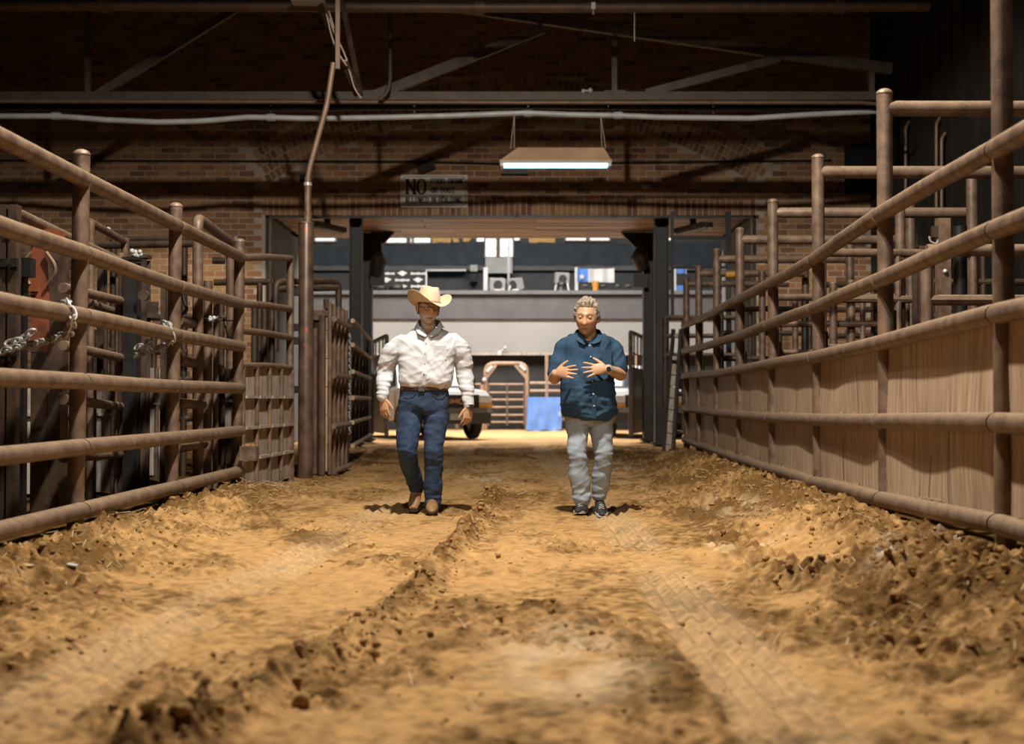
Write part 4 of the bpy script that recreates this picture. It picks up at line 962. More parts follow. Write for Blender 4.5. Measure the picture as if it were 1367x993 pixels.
# fluorescent lamp
FY = 21.5
fx = thing('fluorescent_lamp', 'hanging fluorescent lamp with a tan hood and one lit tube', 'lamp', tuple(P(742, 213, FY)))
hl, hr = P(668, 215, FY), P(816, 215, FY); tl, tr_ = P(691, 197, FY + .12), P(806, 197, FY + .12)
tan = mat('tan_hood', (.42, .26, .15), (.52, .33, .2), 3, .5); M['tan'] = tan
mb = MB()
d = .34
A = [hl + Vector((0, 0, .02)), hr + Vector((0, 0, .02)), hr + Vector((0, d, .02)), hl + Vector((0, d, .02))]
B = [tl, tr_, tr_ + Vector((0, d - .24, 0)), tl + Vector((0, d - .24, 0))]
mb.add(A + B, [(0, 1, 5, 4), (1, 2, 6, 5), (2, 3, 7, 6), (3, 0, 4, 7), (4, 5, 6, 7)])
obj('hood', mb, tan, fx, fix=False)
mb = MB(); mb.beam(hl, hr, .02, .03); mb.beam(hl + Vector((0, d, 0)), hr + Vector((0, d, 0)), .02, .03); mb.beam(hl + Vector((0, 0, 0)), hl + Vector((0, d, 0)), .02, .05); mb.beam(hr, hr + Vector((0, d, 0)), .02, .05); obj('rim', mb, M['tan'], fx)
M['tube'] = mat('lit_tube', (.8, .9, .95), None, 3, .3, emit=(.45, .92, 1.0), emit_s=2.0)
for k, off in enumerate((.07, .24)):
    mb = MB(); mb.tube([hl + Vector((.05, off, -.045)), hr + Vector((-.05, off, -.045))], .028, 10); obj('tube', mb, M['tube'], fx)
for e, s in ((hl, 1), (hr, -1)):
    mb = MB(); mb.box(e + Vector((.02 * s, d / 2, -.04)), (.04, d, .07)); obj('end_cap', mb, M['conduit'], fx)
for pa, pb in ((P(684, 198, FY + .15), P(687, 152, 22.1)), (P(806, 198, FY + .15), P(802, 154, 22.1))):
    mb = MB()
    for s in (-1, 1): mb.tube([pa + Vector((s * .06 * 0.5, 0, 0)), pb], .008, 5)
    obj('hanging_chain', mb, M['rope'], fx)
# sign on the wall
SGY = WALL_Y - .045
a_ = P(535, 277, SGY); b_ = P(624, 233.5, SGY); sw, sh = b_.x - a_.x, b_.z - a_.z
sg = thing('wall_sign', 'cream sign NO FOOD, DRINK OR DOGS ALLOWED IN BUILDING on the brick wall', 'sign', ((a_.x + b_.x) / 2, SGY, a_.z))
M['sign'] = mat('cream_sign', (.68, .62, .53), (.76, .70, .61), 4, .6); M['ink'] = mat('dark_ink', (.03, .025, .02), None, 3, .7)
mb = MB(); mb.box(((a_.x + b_.x) / 2, SGY + .005, (a_.z + b_.z) / 2), (sw, .03, sh)); obj('board', mb, M['sign'], sg)
GL = {'N': [[(0, 0), (0, 1)], [(0, 1), (1, 0)], [(1, 0), (1, 1)]], 'O': [[(.25, 0), (0, .25), (0, .75), (.25, 1), (.75, 1), (1, .75), (1, .25), (.75, 0), (.25, 0)]], 'F': [[(0, 0), (0, 1)], [(0, 1), (1, 1)], [(0, .55), (.7, .55)], [(1, 1), (1, .8)]],
      'D': [[(0, 0), (0, 1)], [(0, 1), (.65, 1), (1, .7), (1, .3), (.65, 0), (0, 0)]], 'R': [[(0, 0), (0, 1)], [(0, 1), (.8, 1), (1, .8), (.8, .55), (0, .55)], [(.45, .55), (1, 0)]], 'I': [[(.5, 0), (.5, 1)]], 'K': [[(0, 0), (0, 1)], [(1, 1), (0, .45)], [(.3, .6), (1, 0)]],
      'G': [[(1, .75), (.75, 1), (.25, 1), (0, .75), (0, .25), (.25, 0), (.75, 0), (1, .25), (1, .45), (.55, .45)]], 'S': [[(1, .8), (.75, 1), (.25, 1), (0, .8), (.15, .58), (.85, .42), (1, .2), (.75, 0), (.25, 0), (0, .2)]], 'A': [[(0, 0), (.5, 1)], [(.5, 1), (1, 0)], [(.22, .35), (.78, .35)]],
      'L': [[(0, 0), (0, 1)], [(0, 0), (1, 0)], [(1, 0), (1, .22)]], 'W': [[(0, 1), (.27, 0)], [(.27, 0), (.5, .8)], [(.5, .8), (.73, 0)], [(.73, 0), (1, 1)]], 'E': [[(0, 0), (0, 1)], [(0, 1), (1, 1), (1, .82)], [(0, .52), (.7, .52)], [(0, 0), (1, 0), (1, .2)]],
      'B': [[(0, 0), (0, 1)], [(0, 1), (.75, 1), (.95, .8), (.75, .55), (0, .55)], [(.75, .55), (1, .3), (.75, 0), (0, 0)]], 'U': [[(0, 1), (0, .25), (.25, 0), (.75, 0), (1, .25), (1, 1)]], ',': [[(.2, .1), (0, -.2)]], ' ': [], 'M': [[(0, 0), (0, 1)], [(0, 1), (.5, .3)], [(.5, .3), (1, 1)], [(1, 1), (1, 0)]], 'C': [[(1, .75), (.75, 1), (.25, 1), (0, .75), (0, .25), (.25, 0), (.75, 0), (1, .25)]]}
def letters(text, x, z, h, wd, gap, y, t, serif=True):
    mb = MB()
    for ch in text:
        w_ = wd * (.25 if ch in ',' else .55 if ch == ' ' else .3 if ch == 'I' else 1.2 if ch == 'W' else 1)
        for pl in GL[ch]:
            for (x0_, y0_), (x1_, y1_) in zip(pl[:-1], pl[1:]):
                mb.beam((x + x0_ * w_, y, z + y0_ * h), (x + x1_ * w_, y, z + y1_ * h), .006, t * (1.35 if abs(x0_ - x1_) < .4 else .8), up=(0, 1, 0)) if False else mb.beam((x + x0_ * w_, y, z + y0_ * h), (x + x1_ * w_, y, z + y1_ * h), t * (1.3 if abs(x1_ - x0_) * w_ < abs(y1_ - y0_) * h else .85), .006, up=(0, 1, 0))
            if serif:
                for e in (pl[0], pl[-1]):
                    if e[1] in (0, 1) and ch not in 'OSGDEBLC,': mb.beam((x + e[0] * w_ - t * 1.1, y, z + e[1] * h), (x + e[0] * w_ + t * 1.1, y, z + e[1] * h), t * .7, .006, up=(0, 1, 0))
        x += w_ + gap
    return mb
def sp(px, py): q = P(px, py, SGY - .014); return q.x, q.z
u = 26.95 / F
x, z = sp(543.5, 258.5); obj('lettering', letters('NO', x, z, 19 * u, 10 * u, 4.2 * u, SGY - .014, 2.5 * u), M['ink'], sg)
x, z = sp(576, 245); obj('lettering', letters('FOOD, DRINK', x, z, 6.6 * u, 3.0 * u, 1.5 * u, SGY - .014, 1.0 * u), M['ink'], sg)
x, z = sp(576, 257); obj('lettering', letters('OR DOGS', x, z, 6.6 * u, 3.2 * u, 1.5 * u, SGY - .014, 1.05 * u), M['ink'], sg)
x, z = sp(541.5, 270.5); obj('lettering', letters('ALLOWED IN BUILDING', x, z, 7.2 * u, 3.0 * u, 1.45 * u, SGY - .014, 1.1 * u), M['ink'], sg)
mb = MB(); i = 2.4 * u; cc = 4 * u
ring = [(a_.x + i + cc, a_.z + i), (b_.x - i - cc, a_.z + i), (b_.x - i, a_.z + i + cc), (b_.x - i, b_.z - i - cc), (b_.x - i - cc, b_.z - i), (a_.x + i + cc, b_.z - i), (a_.x + i, b_.z - i - cc), (a_.x + i, a_.z + i + cc)]
for (xa, za_), (xb, zb3) in zip(ring, ring[1:] + ring[:1]): mb.beam((xa, SGY - .013, za_), (xb, SGY - .013, zb3), .7 * u, .006, up=(0, 1, 0))
obj('border_line', mb, M['ink'], sg)
mb = MB(); q = P(591, 263, SGY - .02); mb.ball(q, (.02, .012, .03), 8, 6); obj('screw', mb, M['ink'], sg)
# other things fixed to the wall
mb = MB(); q = P(569, 222, WALL_Y - .07); R = Euler((0.35, -.35, 0)).to_matrix(); mb.box(q, (.34, .2, .16), R); mb.box(q + Vector((.1, .06, .13)), (.1, .12, .1)); whole('floodlight', mb, M['black_steel'], 'dark tilted floodlight on the wall above the sign', 'floodlight', tuple(q))
mb = MB(); q = P(687, 228, WALL_Y - .1); mb.box(q, (.54, .16, .13)); mb.box(q + Vector((.0, -.09, 0)), (.46, .02, .07)); whole('wall_box', mb, M['black_steel'], 'dark wall pack under the left end of the hanging lamp', 'wall pack', tuple(q))
mb = MB(); q = P(862, 248, WALL_Y - .08); mb.ball(q, (.11, .07, .075), 12, 8); mb.ball(q + Vector((-.02, -.06, 0)), (.05, .04, .04), 10, 6); whole('wall_lamp', mb, M['plank_grey'], 'small oval bulkhead lamp alone on the brick above the doorway', 'lamp', tuple(q))
mb = MB(); q = P(404, 237, WALL_Y - .06); mb.box(q, (.1, .1, .16)); whole('outlet_box', mb, M['black_steel'], 'small black outlet box on the wall beside the tall pole', 'outlet box', tuple(q))
# slanted strip lamps under the soffit
for px, py, s, lb in ((437, 303, -1, 'unlit strip lamp under the passage ceiling on the left'), (925, 304, 1, 'unlit strip lamp under the passage ceiling on the right')):
    q = P(px, py, 27.7); g = thing('strip_lamp', lb, 'lamp', tuple(q), 0, None)
    dv = Vector((s * .22, -.55, .0)); mb = MB(); mb.beam(q - dv, q + dv, .26, .1); obj('housing', mb, M['rust_dark'], g)
    for k in (-1, 1): mb = MB(); mb.tube([q - dv + Vector((k * .06, 0, -.075)), q + dv + Vector((k * .06, 0, -.075))], .022, 8); obj('tube', mb, M['white'], g)
    mb = MB(); mb.beam(q + Vector((0, 0, .04)), (q.x, q.y, HZ + .08), .12, .12); obj('hanger', mb, M['rust_dark'], g)

# ================================================================== ARENA THINGS
def wavy(name, x0, x1, zt_pts, zb, Y, label, material='drape'):
    n = 60; vs = []; fs = []
    for side in (0, 1):
        for k in range(n + 1):
            t = k / n; x = x0 + (x1 - x0) * t
            zt = np.interp(x, [p[0] for p in zt_pts], [p[1] for p in zt_pts]); y = Y + .022 * math.sin(x * 7 + 2 * math.sin(x)) + .012 * math.sin(x * 17) + side * .02
            vs += [(x, y, zb), (x, y, zt)]
    o0 = 2 * (n + 1)
    for k in range(n): fs += [(2 * k, 2 * k + 2, 2 * k + 3, 2 * k + 1), (o0 + 2 * k, o0 + 2 * k + 1, o0 + 2 * k + 3, o0 + 2 * k + 2), (2 * k + 1, 2 * k + 3, o0 + 2 * k + 3, o0 + 2 * k + 1)]
    mb = MB(); mb.add(vs, fs); return whole(name, mb, M[material], label, 'drape', (x0, Y, zb))
DY = BY - .09
wavy('drape', XY(380, DY), XY(646, DY), [(XY(380, DY), P(500, 330, DY).z), (XY(520, DY), P(500, 327, DY).z), (XY(640, DY), P(600, 322, DY).z)], P(600, 354, DY).z, DY, 'dark blue drape across the far wall, left of the tall window')
wavy('drape', XY(686, DY), XY(1000, DY), [(XY(686, DY), P(690, 324, DY).z), (XY(860, DY), P(800, 325, DY).z), (XY(1000, DY), P(800, 325, DY).z)], P(700, 354, DY).z, DY, 'dark blue drape across the far wall, right of the tall window')
M['gold'] = mat('gold_cloth', (.42, .24, .07), (.58, .36, .13), 6, .7)
for k, (pts, wd, lb) in enumerate([([(577, 320), (588, 318), (602, 321)], .26, 'gold banner strip at the roof, leftmost'), ([(604, 309), (608, 318), (610, 326)], .2, 'gold banner tail beside the long strip'), ([(620, 323), (626, 316), (631, 310)], .2, 'gold banner strip slanting up towards the tall window'), ([(706, 321), (722, 319), (741, 320)], .22, 'gold banner strip right of the tall window')]):
    mb = MB(); mb.tube([P(a, b, BY + .14) for a, b in pts], wd / 2, 8, flat=.15, up=(0, 1, 0)); whole('banner', mb, M['gold'], lb, 'banner', tuple(P(*pts[0], BY - .5)), 'gold banners under the arena roof')
# white wall box under the tall window, posts, fans
QY = BY - .3
def pbox(name, label, cat, x0, x1, y0, y1, Y, dep, material, group=None):
    a = P(x0, y1, Y); b = P(x1, y0, Y); a.z = zl if 388 <= y1 < 389.5 else a.z; mb = MB(); mb.box(((a.x + b.x) / 2, Y + dep / 2, (a.z + b.z) / 2), (b.x - a.x, dep, b.z - a.z)); return whole(name, mb, M[material] if isinstance(material, str) else material, label, cat, tuple(a), group)
M['offwhite'] = mat('grey_white_board', (.26, .26, .26), (.32, .32, .315), 2, .7)
pbox('wall_cabinet', 'grey white board below the tall window', 'board', 648, 684, 344, 364.5, QY, .1, 'offwhite')
pbox('white_post', 'white post left of the two silver fans on the upper deck', 'post', 645.5, 651, 357, 388.5, AY + 1.2, .12, 'white')
pbox('white_post', 'white post beside the hung flag on the upper deck', 'post', 767.5, 771.5, 357, 388.5, AY + 1.2, .12, 'white')
pbox('white_post', 'white post seen right of the doorway columns', 'post', 899, 902.5, 358, 388.5, AY + 1.2, .12, 'white')
pbox('thin_pole', 'thin pale pole up the right side of the tall window', 'pole', 677.5, 680.5, 320, 389, AY + 1.6, .06, 'offwhite')
def fan(label, px, py, s, rx):
    q = P(px, py, AY + 1.0); g = thing('drum_fan', label, 'fan', (q.x, q.y, zl))
    R = Euler((.3, 0, rx)).to_matrix(); mb = MB(); mb.box(q, (s * .5, .22, s * .36), R)
    obj('housing', mb, M['offwhite'], g)
    mb = MB(); b2 = MB(); b2.lathe([(0.0, -.13), (s * .15, -.13), (s * .15, -.115), (0, -.115)], (0, 0, 0), 16, 'y'); b2.v = [tuple(R @ Vector(v) + q) for v in b2.v]; obj('grille', b2, M['charcoal'], g)
    mb = MB()
    for k in (-1, 1): mb = MB(); mb.beam(q + Vector((k * .16, 0, -.05)), Vector((q.x + k * .24, q.y, zl)), .05, .05); obj('stand_leg', mb, M['conduit'], g)
    mb = MB(); mb.box((q.x + .02, q.y - .05, zl + .06), (.22, .2, .12)); obj('base', mb, M['white'], g)
fan('silver drum fan on the upper deck, left of the pair by the post', 663.5, 379, 1.0, .25)
fan('silver drum fan tilted sideways, right of the pair on the deck', 688, 379, 1.0, -.7)
fan('silver fan on the upper deck left of the flag', 750, 371, .9, .2)
mb = MB(); q = P(750, 380, AY + .45); mb.ball(q, (.16, .12, .14), 10, 6); mb.tube([q + Vector((0, 0, -.05)), q + Vector((0, 0, -.3))], [.1, .18], 8); whole('camera_head', mb, M['black_steel'], 'black camera standing in front of the fan left of the flag', 'camera', tuple(q))
pbox('notice_board', 'small pale screen on the dark boards, left of the tall window', 'screen', 627.5, 637.5, 353.5, 362, QY - .1, .36, 'offwhite')
pbox('bin', 'black bin hanging under the small pale screen', 'bin', 627, 637, 364.5, 376, QY - .05, .52, 'black_matte')
pbox('bench_top', 'pale counter edge beside the sponsor board', 'counter', 568, 622, 359.5, 361.5, QY - .1, .36, 'conduit')
bd = thing('sponsor_board', 'black sponsor board with rows of white logos above the hat', 'board', tuple(P(533, 388, AY + .9)))
a_ = P(497, 392.2, AY + .9); b_ = P(569, 361, AY + .9); mb = MB(); mb.box(((a_.x + b_.x) / 2, AY + .95, (a_.z + b_.z) / 2), (b_.x - a_.x, .06, b_.z - a_.z)); obj('panel', mb, M['black_matte'], bd)
mb = MB(); mb.box((b_.x, AY + .92, (a_.z + b_.z) / 2 - .03), (.04, .08, b_.z - a_.z)); obj('edge', mb, M['conduit'], bd)
for r, (py, cols_) in enumerate(((365, ((517, 'w'), (537, 'd'), (558, 'w'))), (373.7, ((516, 'd'), (537, 'w'), (558, 'd'))), (382, ((498, 'w'), (541, 'h'), (558, 'w'))))):
    for px, kd in cols_:
        q = P(px, py, AY + .9); mb = MB()
        if kd == 'd': mb.prism([(q.x + dx * .024, AY + .905, q.z + dz * .024) for dx, dz in ((-7, 1), (-3, 2.2), (-2, 3.4), (2, 3.4), (3, 2.2), (7, 1), (3, -1.6), (0, -3.6), (-3, -1.6))], (0, .02, 0))
        elif kd == 'h': mb.prism([(q.x + dx * .024, AY + .905, q.z + dz * .024) for dx, dz in ((-3, 2.5), (3, 0), (-3, -2.5))], (0, .02, 0))
        else:
            for j in range(10): hh = (.085, .06, .06, .05, .075, .085, .055, .05, .06, .07)[j]; mb.box((q.x - .21 + j * .047, AY + .912, q.z - .01 + hh * .1), (.041, .015, hh))
        obj('logo', mb, M['white'], bd)
for px in (507, 529):
    mb = MB(); q = P(px, 384, AY + .7); mb.ball(q, (.24, .15, .14), 10, 6); mb.box(q + Vector((0, 0, -.1)), (.3, .2, .1)); whole('seat', mb, M['black_steel'], 'black seat in front of the sponsor board, %s' % ('left one' if px < 515 else 'right one'), 'seat', tuple(q), 'black seats on the upper deck')
# flags
def flag(label, px0, px1, py0, py1, pblue, Y, st=True):
    g = thing('flag', label, 'flag', tuple(P(px0, py1, Y)))
    def part(nm, xa, xb, ya, yb, m, dy=0):
        n = 12; vs = []; fs = []
        for k in range(n + 1):
            t = k / n; px = xa + (xb - xa) * t; wv = .05 * math.sin(px * .35)
            sag = 1.5 * math.sin((px - px0) / (px1 - px0) * math.pi)
            for py in (ya + sag * .6, yb - sag * .2):
                q = P(px, py, Y + dy); vs += [(q.x, q.y + wv, q.z), (q.x, q.y + wv + .012, q.z)]
        for k in range(n):
            b0 = 4 * k
            fs += [(b0, b0 + 4, b0 + 6, b0 + 2), (b0 + 1, b0 + 3, b0 + 7, b0 + 5), (b0, b0 + 1, b0 + 5, b0 + 4), (b0 + 2, b0 + 6, b0 + 7, b0 + 3)]
        mb = MB(); mb.add(vs, fs); obj(nm, mb, m, g, fix=False)
    part('blue_field', px0, pblue, py0, py1 - 1, M['flag_blue']); part('white_stripe', pblue, px1, py0, py1, M['white'])
    if st:
        c = P((px0 + pblue) / 2 - 1, (py0 + py1) / 2 + 2, Y - .07); mb = MB(); pts = []
        for k in range(10): r = .11 if k % 2 == 0 else .045; a = math.pi / 2 + k * math.pi / 5; pts.append((c.x + r * math.cos(a), c.y, c.z + r * math.sin(a)))
        mb.prism(pts, (0, .012, 0)); obj('star', mb, M['white'], g)
M['flag_blue'] = mat('flag_blue', (.05, .14, .42), (.07, .18, .5), 3, .8)
flag('hung flag with a blue field and white stripe, behind the man in blue', 770.5, 820, 358, 377, 785, AY + 1.2)
flag('blue and white cloth hung up right of the columns', 901.5, 917, 358, 366, 915, AY + 1.2, False)
pbox('blue_cloth', 'blue cloth low behind the column, right of the doorway', 'cloth', 903, 917, 381, 388, AY + 1.1, .05, 'flag_blue')
mb = MB(); q = P(795, 388, AY + .8); mb.lathe([(.0, 0), (.09, 0), (.13, .3), (.0, .3)], q, 12); whole('orange_cup', mb, mat('orange', (.5, .2, .03), (.55, .24, .05), 4, .6), 'orange bucket under the hung flag', 'bucket', tuple(q))
for k, (px, wd, lb) in enumerate([(782, .3, 'black chair back under the flag, left of the orange bucket'), (806, .3, 'black chair back under the flag, right of the orange bucket'), (826, .26, 'black chair on the deck right of the flag'), (840, .28, 'black chair on the deck next to the dark bundle')]):
    q = P(px, 387, AY + .8); q.z = zl - .02; mb = MB(); mb.box(q + Vector((0, 0, .05)), (wd, .3, .06)); mb.box(q + Vector((0, .12, .16)), (wd, .05, .2)); mb.ball(q + Vector((0, .12, .24)), (wd / 2, .04, .08), 10, 6); whole('deck_chair', mb, M['black_steel'], lb, 'chair', tuple(q), 'chairs on the upper deck')
mb = MB(); q = P(667, 471, AY - .1); mb.box(q, (.12, .12, .14)); mb.ball(q + Vector((.17, 0, .16)), .055, 8, 6); mb.tube([q + Vector((.02, 0, .05)), q + Vector((.17, 0, .16))], .02, 6); whole('wall_camera', mb, M['white'], 'small white camera on the edge of the pale wall', 'camera', tuple(q))
mb = MB(); q = P(624, 468, AY - .1); mb.box(q, (.12, .14, .12)); mb.box(q + Vector((0, 0, .08)), (.2, .2, .04)); whole('wall_camera', mb, M['black_steel'], 'dark box on the edge of the pale wall behind the shoulder', 'camera', tuple(q))
# bow gate and pens in front of the dark shade sheet
GY_ = 42.3
M['pen_pipe'] = mat('tan_pipe', (.24, .155, .1), (.34, .23, .155), 6, .6, dust=DUST, dust_amt=.3)
bg = thing('bow_gate', 'tan pipe bow gate with corner braces in the arena', 'gate', tuple(P(675, 575, GY_)))
mb = MB(); mb.tube(bend([P(648, 576, GY_), P(648, 485, GY_), P(703.5, 485, GY_), P(703.5, 576, GY_)], .3), .065, 10); obj('bow', mb, M['pen_pipe'], bg)
for p0_, p1_ in (((648, 505), (662, 487)), ((703, 504), (688, 487))):
    mb = MB(); mb.beam(P(*p0_, GY_), P(*p1_, GY_), .1, .1); obj('brace', mb, M['pen_pipe'], bg)
for p0_, p1_ in (((650, 496), (657, 488)), ((701.5, 494), (694, 486.5))):
    mb = MB(); mb.beam(P(*p0_, GY_ - .08), P(*p1_, GY_ - .08), .03, .1); obj('brace_plate', mb, M['white'], bg)
mb = MB(); mb.tube([P(643.5, 575, GY_ - .1), P(643.5, 513, GY_ - .1)], .07, 10); obj('gate_post', mb, M['pen_pipe'], bg)
mb = MB(); mb.ball(P(646.5, 507, GY_ - .12), .07, 8, 6); obj('lamp', mb, M['white'], bg)
pg = thing('pipe_gate', 'closed gate of six level pipes inside the bow gate', 'gate', tuple(P(650, 575, GY_ + .1)))
for py in (513, 524, 533.5, 543.5, 554, 563.5):
    mb = MB(); mb.tube([P(650, py, GY_ + .1), P(702, py, GY_ + .1)], .035, 8); obj('rail', mb, M['pen_pipe'], pg)
for px in (652, 677, 700): mb = MB(); mb.tube([P(px, 568, GY_ + .1), P(px, 512, GY_ + .1)], .04, 8); obj('upright', mb, M['rust'], pg)
pf = thing('pen_fence', 'tan pipe pen fence behind the blue tarp, right of the bow gate', 'fence', tuple(P(706, 575, GY_)))
for py in (511.5, 522, 545, 560): mb = MB(); mb.tube([P(707.5, py, GY_), P(905, py, GY_)], .055, 8); obj('rail', mb, M['pen_pipe'], pf)
for px in (730, 790, 850): mb = MB(); mb.tube([P(px, 576, GY_), P(px, 474, GY_)], .06, 8); obj('post', mb, M['pen_pipe'], pf)
pf = thing('pen_fence', 'tan pipe pen fence left of the bow gate behind the pickup', 'fence', tuple(P(500, 575, GY_)))
for py in (513, 524, 545, 560): mb = MB(); mb.tube([P(440, py, GY_), P(642, py, GY_)], .04, 8); obj('rail', mb, M['rust'], pf)
for px in (470, 540, 610): mb = MB(); mb.tube([P(px, 576, GY_), P(px, 505, GY_)], .06, 8); obj('post', mb, M['rust'], pf)
# blue tarp over a block
a_ = P(703, 575, 41); b_ = P(750, 530, 41); n = 16; vs = []; fs = []
def tarp(s, t):     # s around the box front and sides, t from top to hem
    w_ = (b_.x - a_.x) / 2; cx_ = (a_.x + b_.x) / 2
    a = s * 2 * math.pi; c_, s_ = math.cos(a), math.sin(a)
    k = 1 / max(abs(c_), abs(s_)) ** .9
    fl_ = 1 + .05 * t * math.sin(a * 9 + t * 4) + .02 * t
    return (cx_ + w_ * c_ * k * fl_ * .98, 41.5 + .5 * s_ * k * fl_, b_.z - (b_.z - .02) * t + .02 * math.sin(a * 7) * t)
na, nt_ = 64, 8
for j in range(nt_ + 1):
    for k in range(na): vs.append(tarp(k / na, j / nt_))
for j in range(nt_):
    for k in range(na): fs.append((j * na + k, j * na + (k + 1) % na, (j + 1) * na + (k + 1) % na, (j + 1) * na + k))
fs.append(tuple(range(na)))
mb = MB(); mb.add(vs, fs); M['tarp'] = mat('blue_tarp', (.10, .22, .58), (.15, .30, .70), 3, .45, 0, .01, spots=((.3, .45, .8), 5, .62, .8))
bt = thing('tarp_covered_block', 'square block covered by a bright blue tarp in the arena', 'tarp', tuple(P(726, 575, 41)))
obj('tarp', mb, M['tarp'], bt, sharp=50)
mb = MB(); q = P(747, 552, 40.9); mb.box(q, (.05, .02, .14)); obj('tag', mb, M['white'], bt)
# ---- pickup trucks
M['car_white'] = mat('white_car_paint', (.72, .73, .74), (.76, .77, .78), 1, .25, coat=.6)
M['glass'] = mat('dark_car_glass', (.02, .03, .04), (.05, .06, .08), 1, .06)
M['chrome'] = mat('dull_chrome_bumper', (.16, .16, .165), (.24, .24, .25), 3, .35, .75)
M['rubber'] = mat('tyre_rubber', (.012, .012, .012), (.02, .019, .018), 5, .9)
M['amber'] = mat('amber_lens', (.65, .28, .03), (.7, .33, .05), 3, .25)
M['lens'] = mat('headlamp_glass', (.5, .52, .55), (.6, .62, .64), 3, .1)
M['copper'] = mat('copper_letter', (.5, .2, .12), (.6, .26, .16), 3, .4, .3)
def truck(label, x, y, rz, marks):
    t = thing('pickup_truck', label, 'truck', (x, y, 0), rz)
    def ob(nm, mb, m, par=None): return obj(nm, mb, M[m], par or t, local=True, sharp=30)
    W = .98
    # side silhouette, nose at y=0, running back along +y
    def solid(prof, w0, w1=None, name='body', m='car_white'):
        mb = MB(); vs = []; n_ = len(prof)
        for sx in (-1, 1):
            for (yy, zz, ww) in prof: vs.append((sx * ww, yy, zz))
        fs = [tuple(range(n_ - 1, -1, -1)), tuple(range(n_, 2 * n_))] + [(i_, (i_ + 1) % n_, n_ + (i_ + 1) % n_, n_ + i_) for i_ in range(n_)]
        mb.add(vs, fs); return ob(name, mb, m)
    solid([(0.06, .62, W - .04), (.02, .8, W - .02), (.03, 1.05, W - .06), (.12, 1.16, W - .12), (.6, 1.2, W - .1), (1.35, 1.24, W - .05), (1.4, 1.2, W), (5.2, 1.2, W), (5.3, 1.0, W), (5.3, .6, W), (4.9, .45, W), (.4, .45, W - .02)], W)
    solid([(1.35, 1.2, W - .06), (1.95, 1.78, W - .2), (2.2, 1.84, W - .22), (3.3, 1.84, W - .22), (3.6, 1.76, W - .2), (3.7, 1.2, W - .06)], W, name='cab')
    mb = MB(); mb.add([(-W + .14, 1.42, 1.28), (W - .14, 1.42, 1.28), (W - .24, 1.9, 1.74), (-W + .24, 1.9, 1.74)], [(0, 1, 2, 3)]); mb.v = [(a, b - .03, c_ + .02) for a, b, c_ in mb.v]; mb.add([(a, b + .04, c_) for a, b, c_ in mb.v[:4]], [(3, 2, 1, 0)]); ob('windshield', mb, 'glass')
    for sx in (-1, 1):
        for y0_, y1_ in ((1.8, 2.55), (2.65, 3.35)):
            mb = MB(); q = [(sx * (W - .075), y0_ - (.2 if y0_ < 2 else 0), 1.27), (sx * (W - .075), y1_, 1.27), (sx * (W - .185), y1_ - .03, 1.72), (sx * (W - .185), y0_ + .12, 1.72)]; mb.prism(q, (sx * .012, 0, 0)); ob('side_window', mb, 'glass')
        mb = MB(); mb.box((sx * (W + .14), 1.75, 1.36), (.2, .12, .26)); mb.beam((sx * W, 1.78, 1.26), (sx * (W + .1), 1.76, 1.3), .04, .04); ob('mirror', mb, 'black_steel')
        mb = MB(); mb.box((sx * (W - .2), .02, .96), (.32, .1, .16)); ob('headlamp', mb, 'lens')
        mb = MB(); mb.box((sx * (W - .19), .01, .80), (.34, .1, .11)); ob('signal_lamp', mb, 'amber')
        mb = MB(); mb.beam((sx * (W + .004), 2.6, .55), (sx * (W + .004), 2.6, 1.2), .01, .012); mb.beam((sx * (W + .004), 1.45, .6), (sx * (W + .004), 1.45, 1.2), .01, .012); ob('door_seam', mb, 'black_steel')
        for yy in (.98, 4.25):
            mb = MB(); mb.lathe([(.2, -.13), (.33, -.13), (.385, -.09), (.385, .09), (.33, .13), (.2, .13)], (sx * (W - .12), yy, .385), 24, 'x'); wh = ob('wheel', mb, 'rubber')
            mb = MB(); mb.lathe([(0, .10), (.08, .11), (.1, .07), (.2, .09), (.21, .13), (.21, -.1), (0, -.1)] if sx > 0 else [(0, -.10), (.08, -.11), (.1, -.07), (.2, -.09), (.21, -.13), (.21, .1), (0, .1)], (sx * (W - .12), yy, .385), 18, 'x'); obj('hub', mb, M['chrome'], wh, local=True)
            mb = MB(); nn = 12; pts = [(sx * (W - .0), yy + .47 * math.cos(k / nn * math.pi), .40 + .47 * math.sin(k / nn * math.pi)) for k in range(nn + 1)]; mb.tube(pts, .035, 6); ob('wheel_arch', mb, 'black_steel')
    mb = MB(); mb.box((0, .03, .9), (1.26, .08, .34)); gr = ob('grille', mb, 'black_steel')
    for k in range(3): mb = MB(); mb.box((0, -.015, .8 + k * .1), (1.2, .02, .025)); obj('grille_bar', mb, M['charcoal'], gr, local=True)
    mb = MB(); mb.prism([(-W - .02, .12, .46), (-W - .02, .12, .70), (-W + .15, -.1, .72), (W - .15, -.1, .72), (W + .02, .12, .70), (W + .02, .12, .46), (W - .15, -.06, .44), (-W + .15, -.06, .44)][0:0] or [(-W, .02, .64), (-W + .2, -.12, .64), (W - .2, -.12, .64), (W, .02, .64), (W, .2, .64), (-W, .2, .64)], (0, 0, .12)); ob('bumper', mb, 'chrome')
    mb = MB(); mb.prism([(-W + .02, .04, .38), (-W + .25, -.08, .38), (W - .25, -.08, .38), (W - .02, .04, .38), (W - .02, .2, .38), (-W + .02, .2, .38)], (0, 0, .26)); ob('valance', mb, 'charcoal')
    mb = MB(); mb.box((0, -.1, .55), (.32, .03, .16)); ob('licence_plate', mb, 'offwhite')
    mb = MB(); mb.box((0, 2.7, .5), (1.6, 4.4, .12)); ob('chassis', mb, 'black_steel')
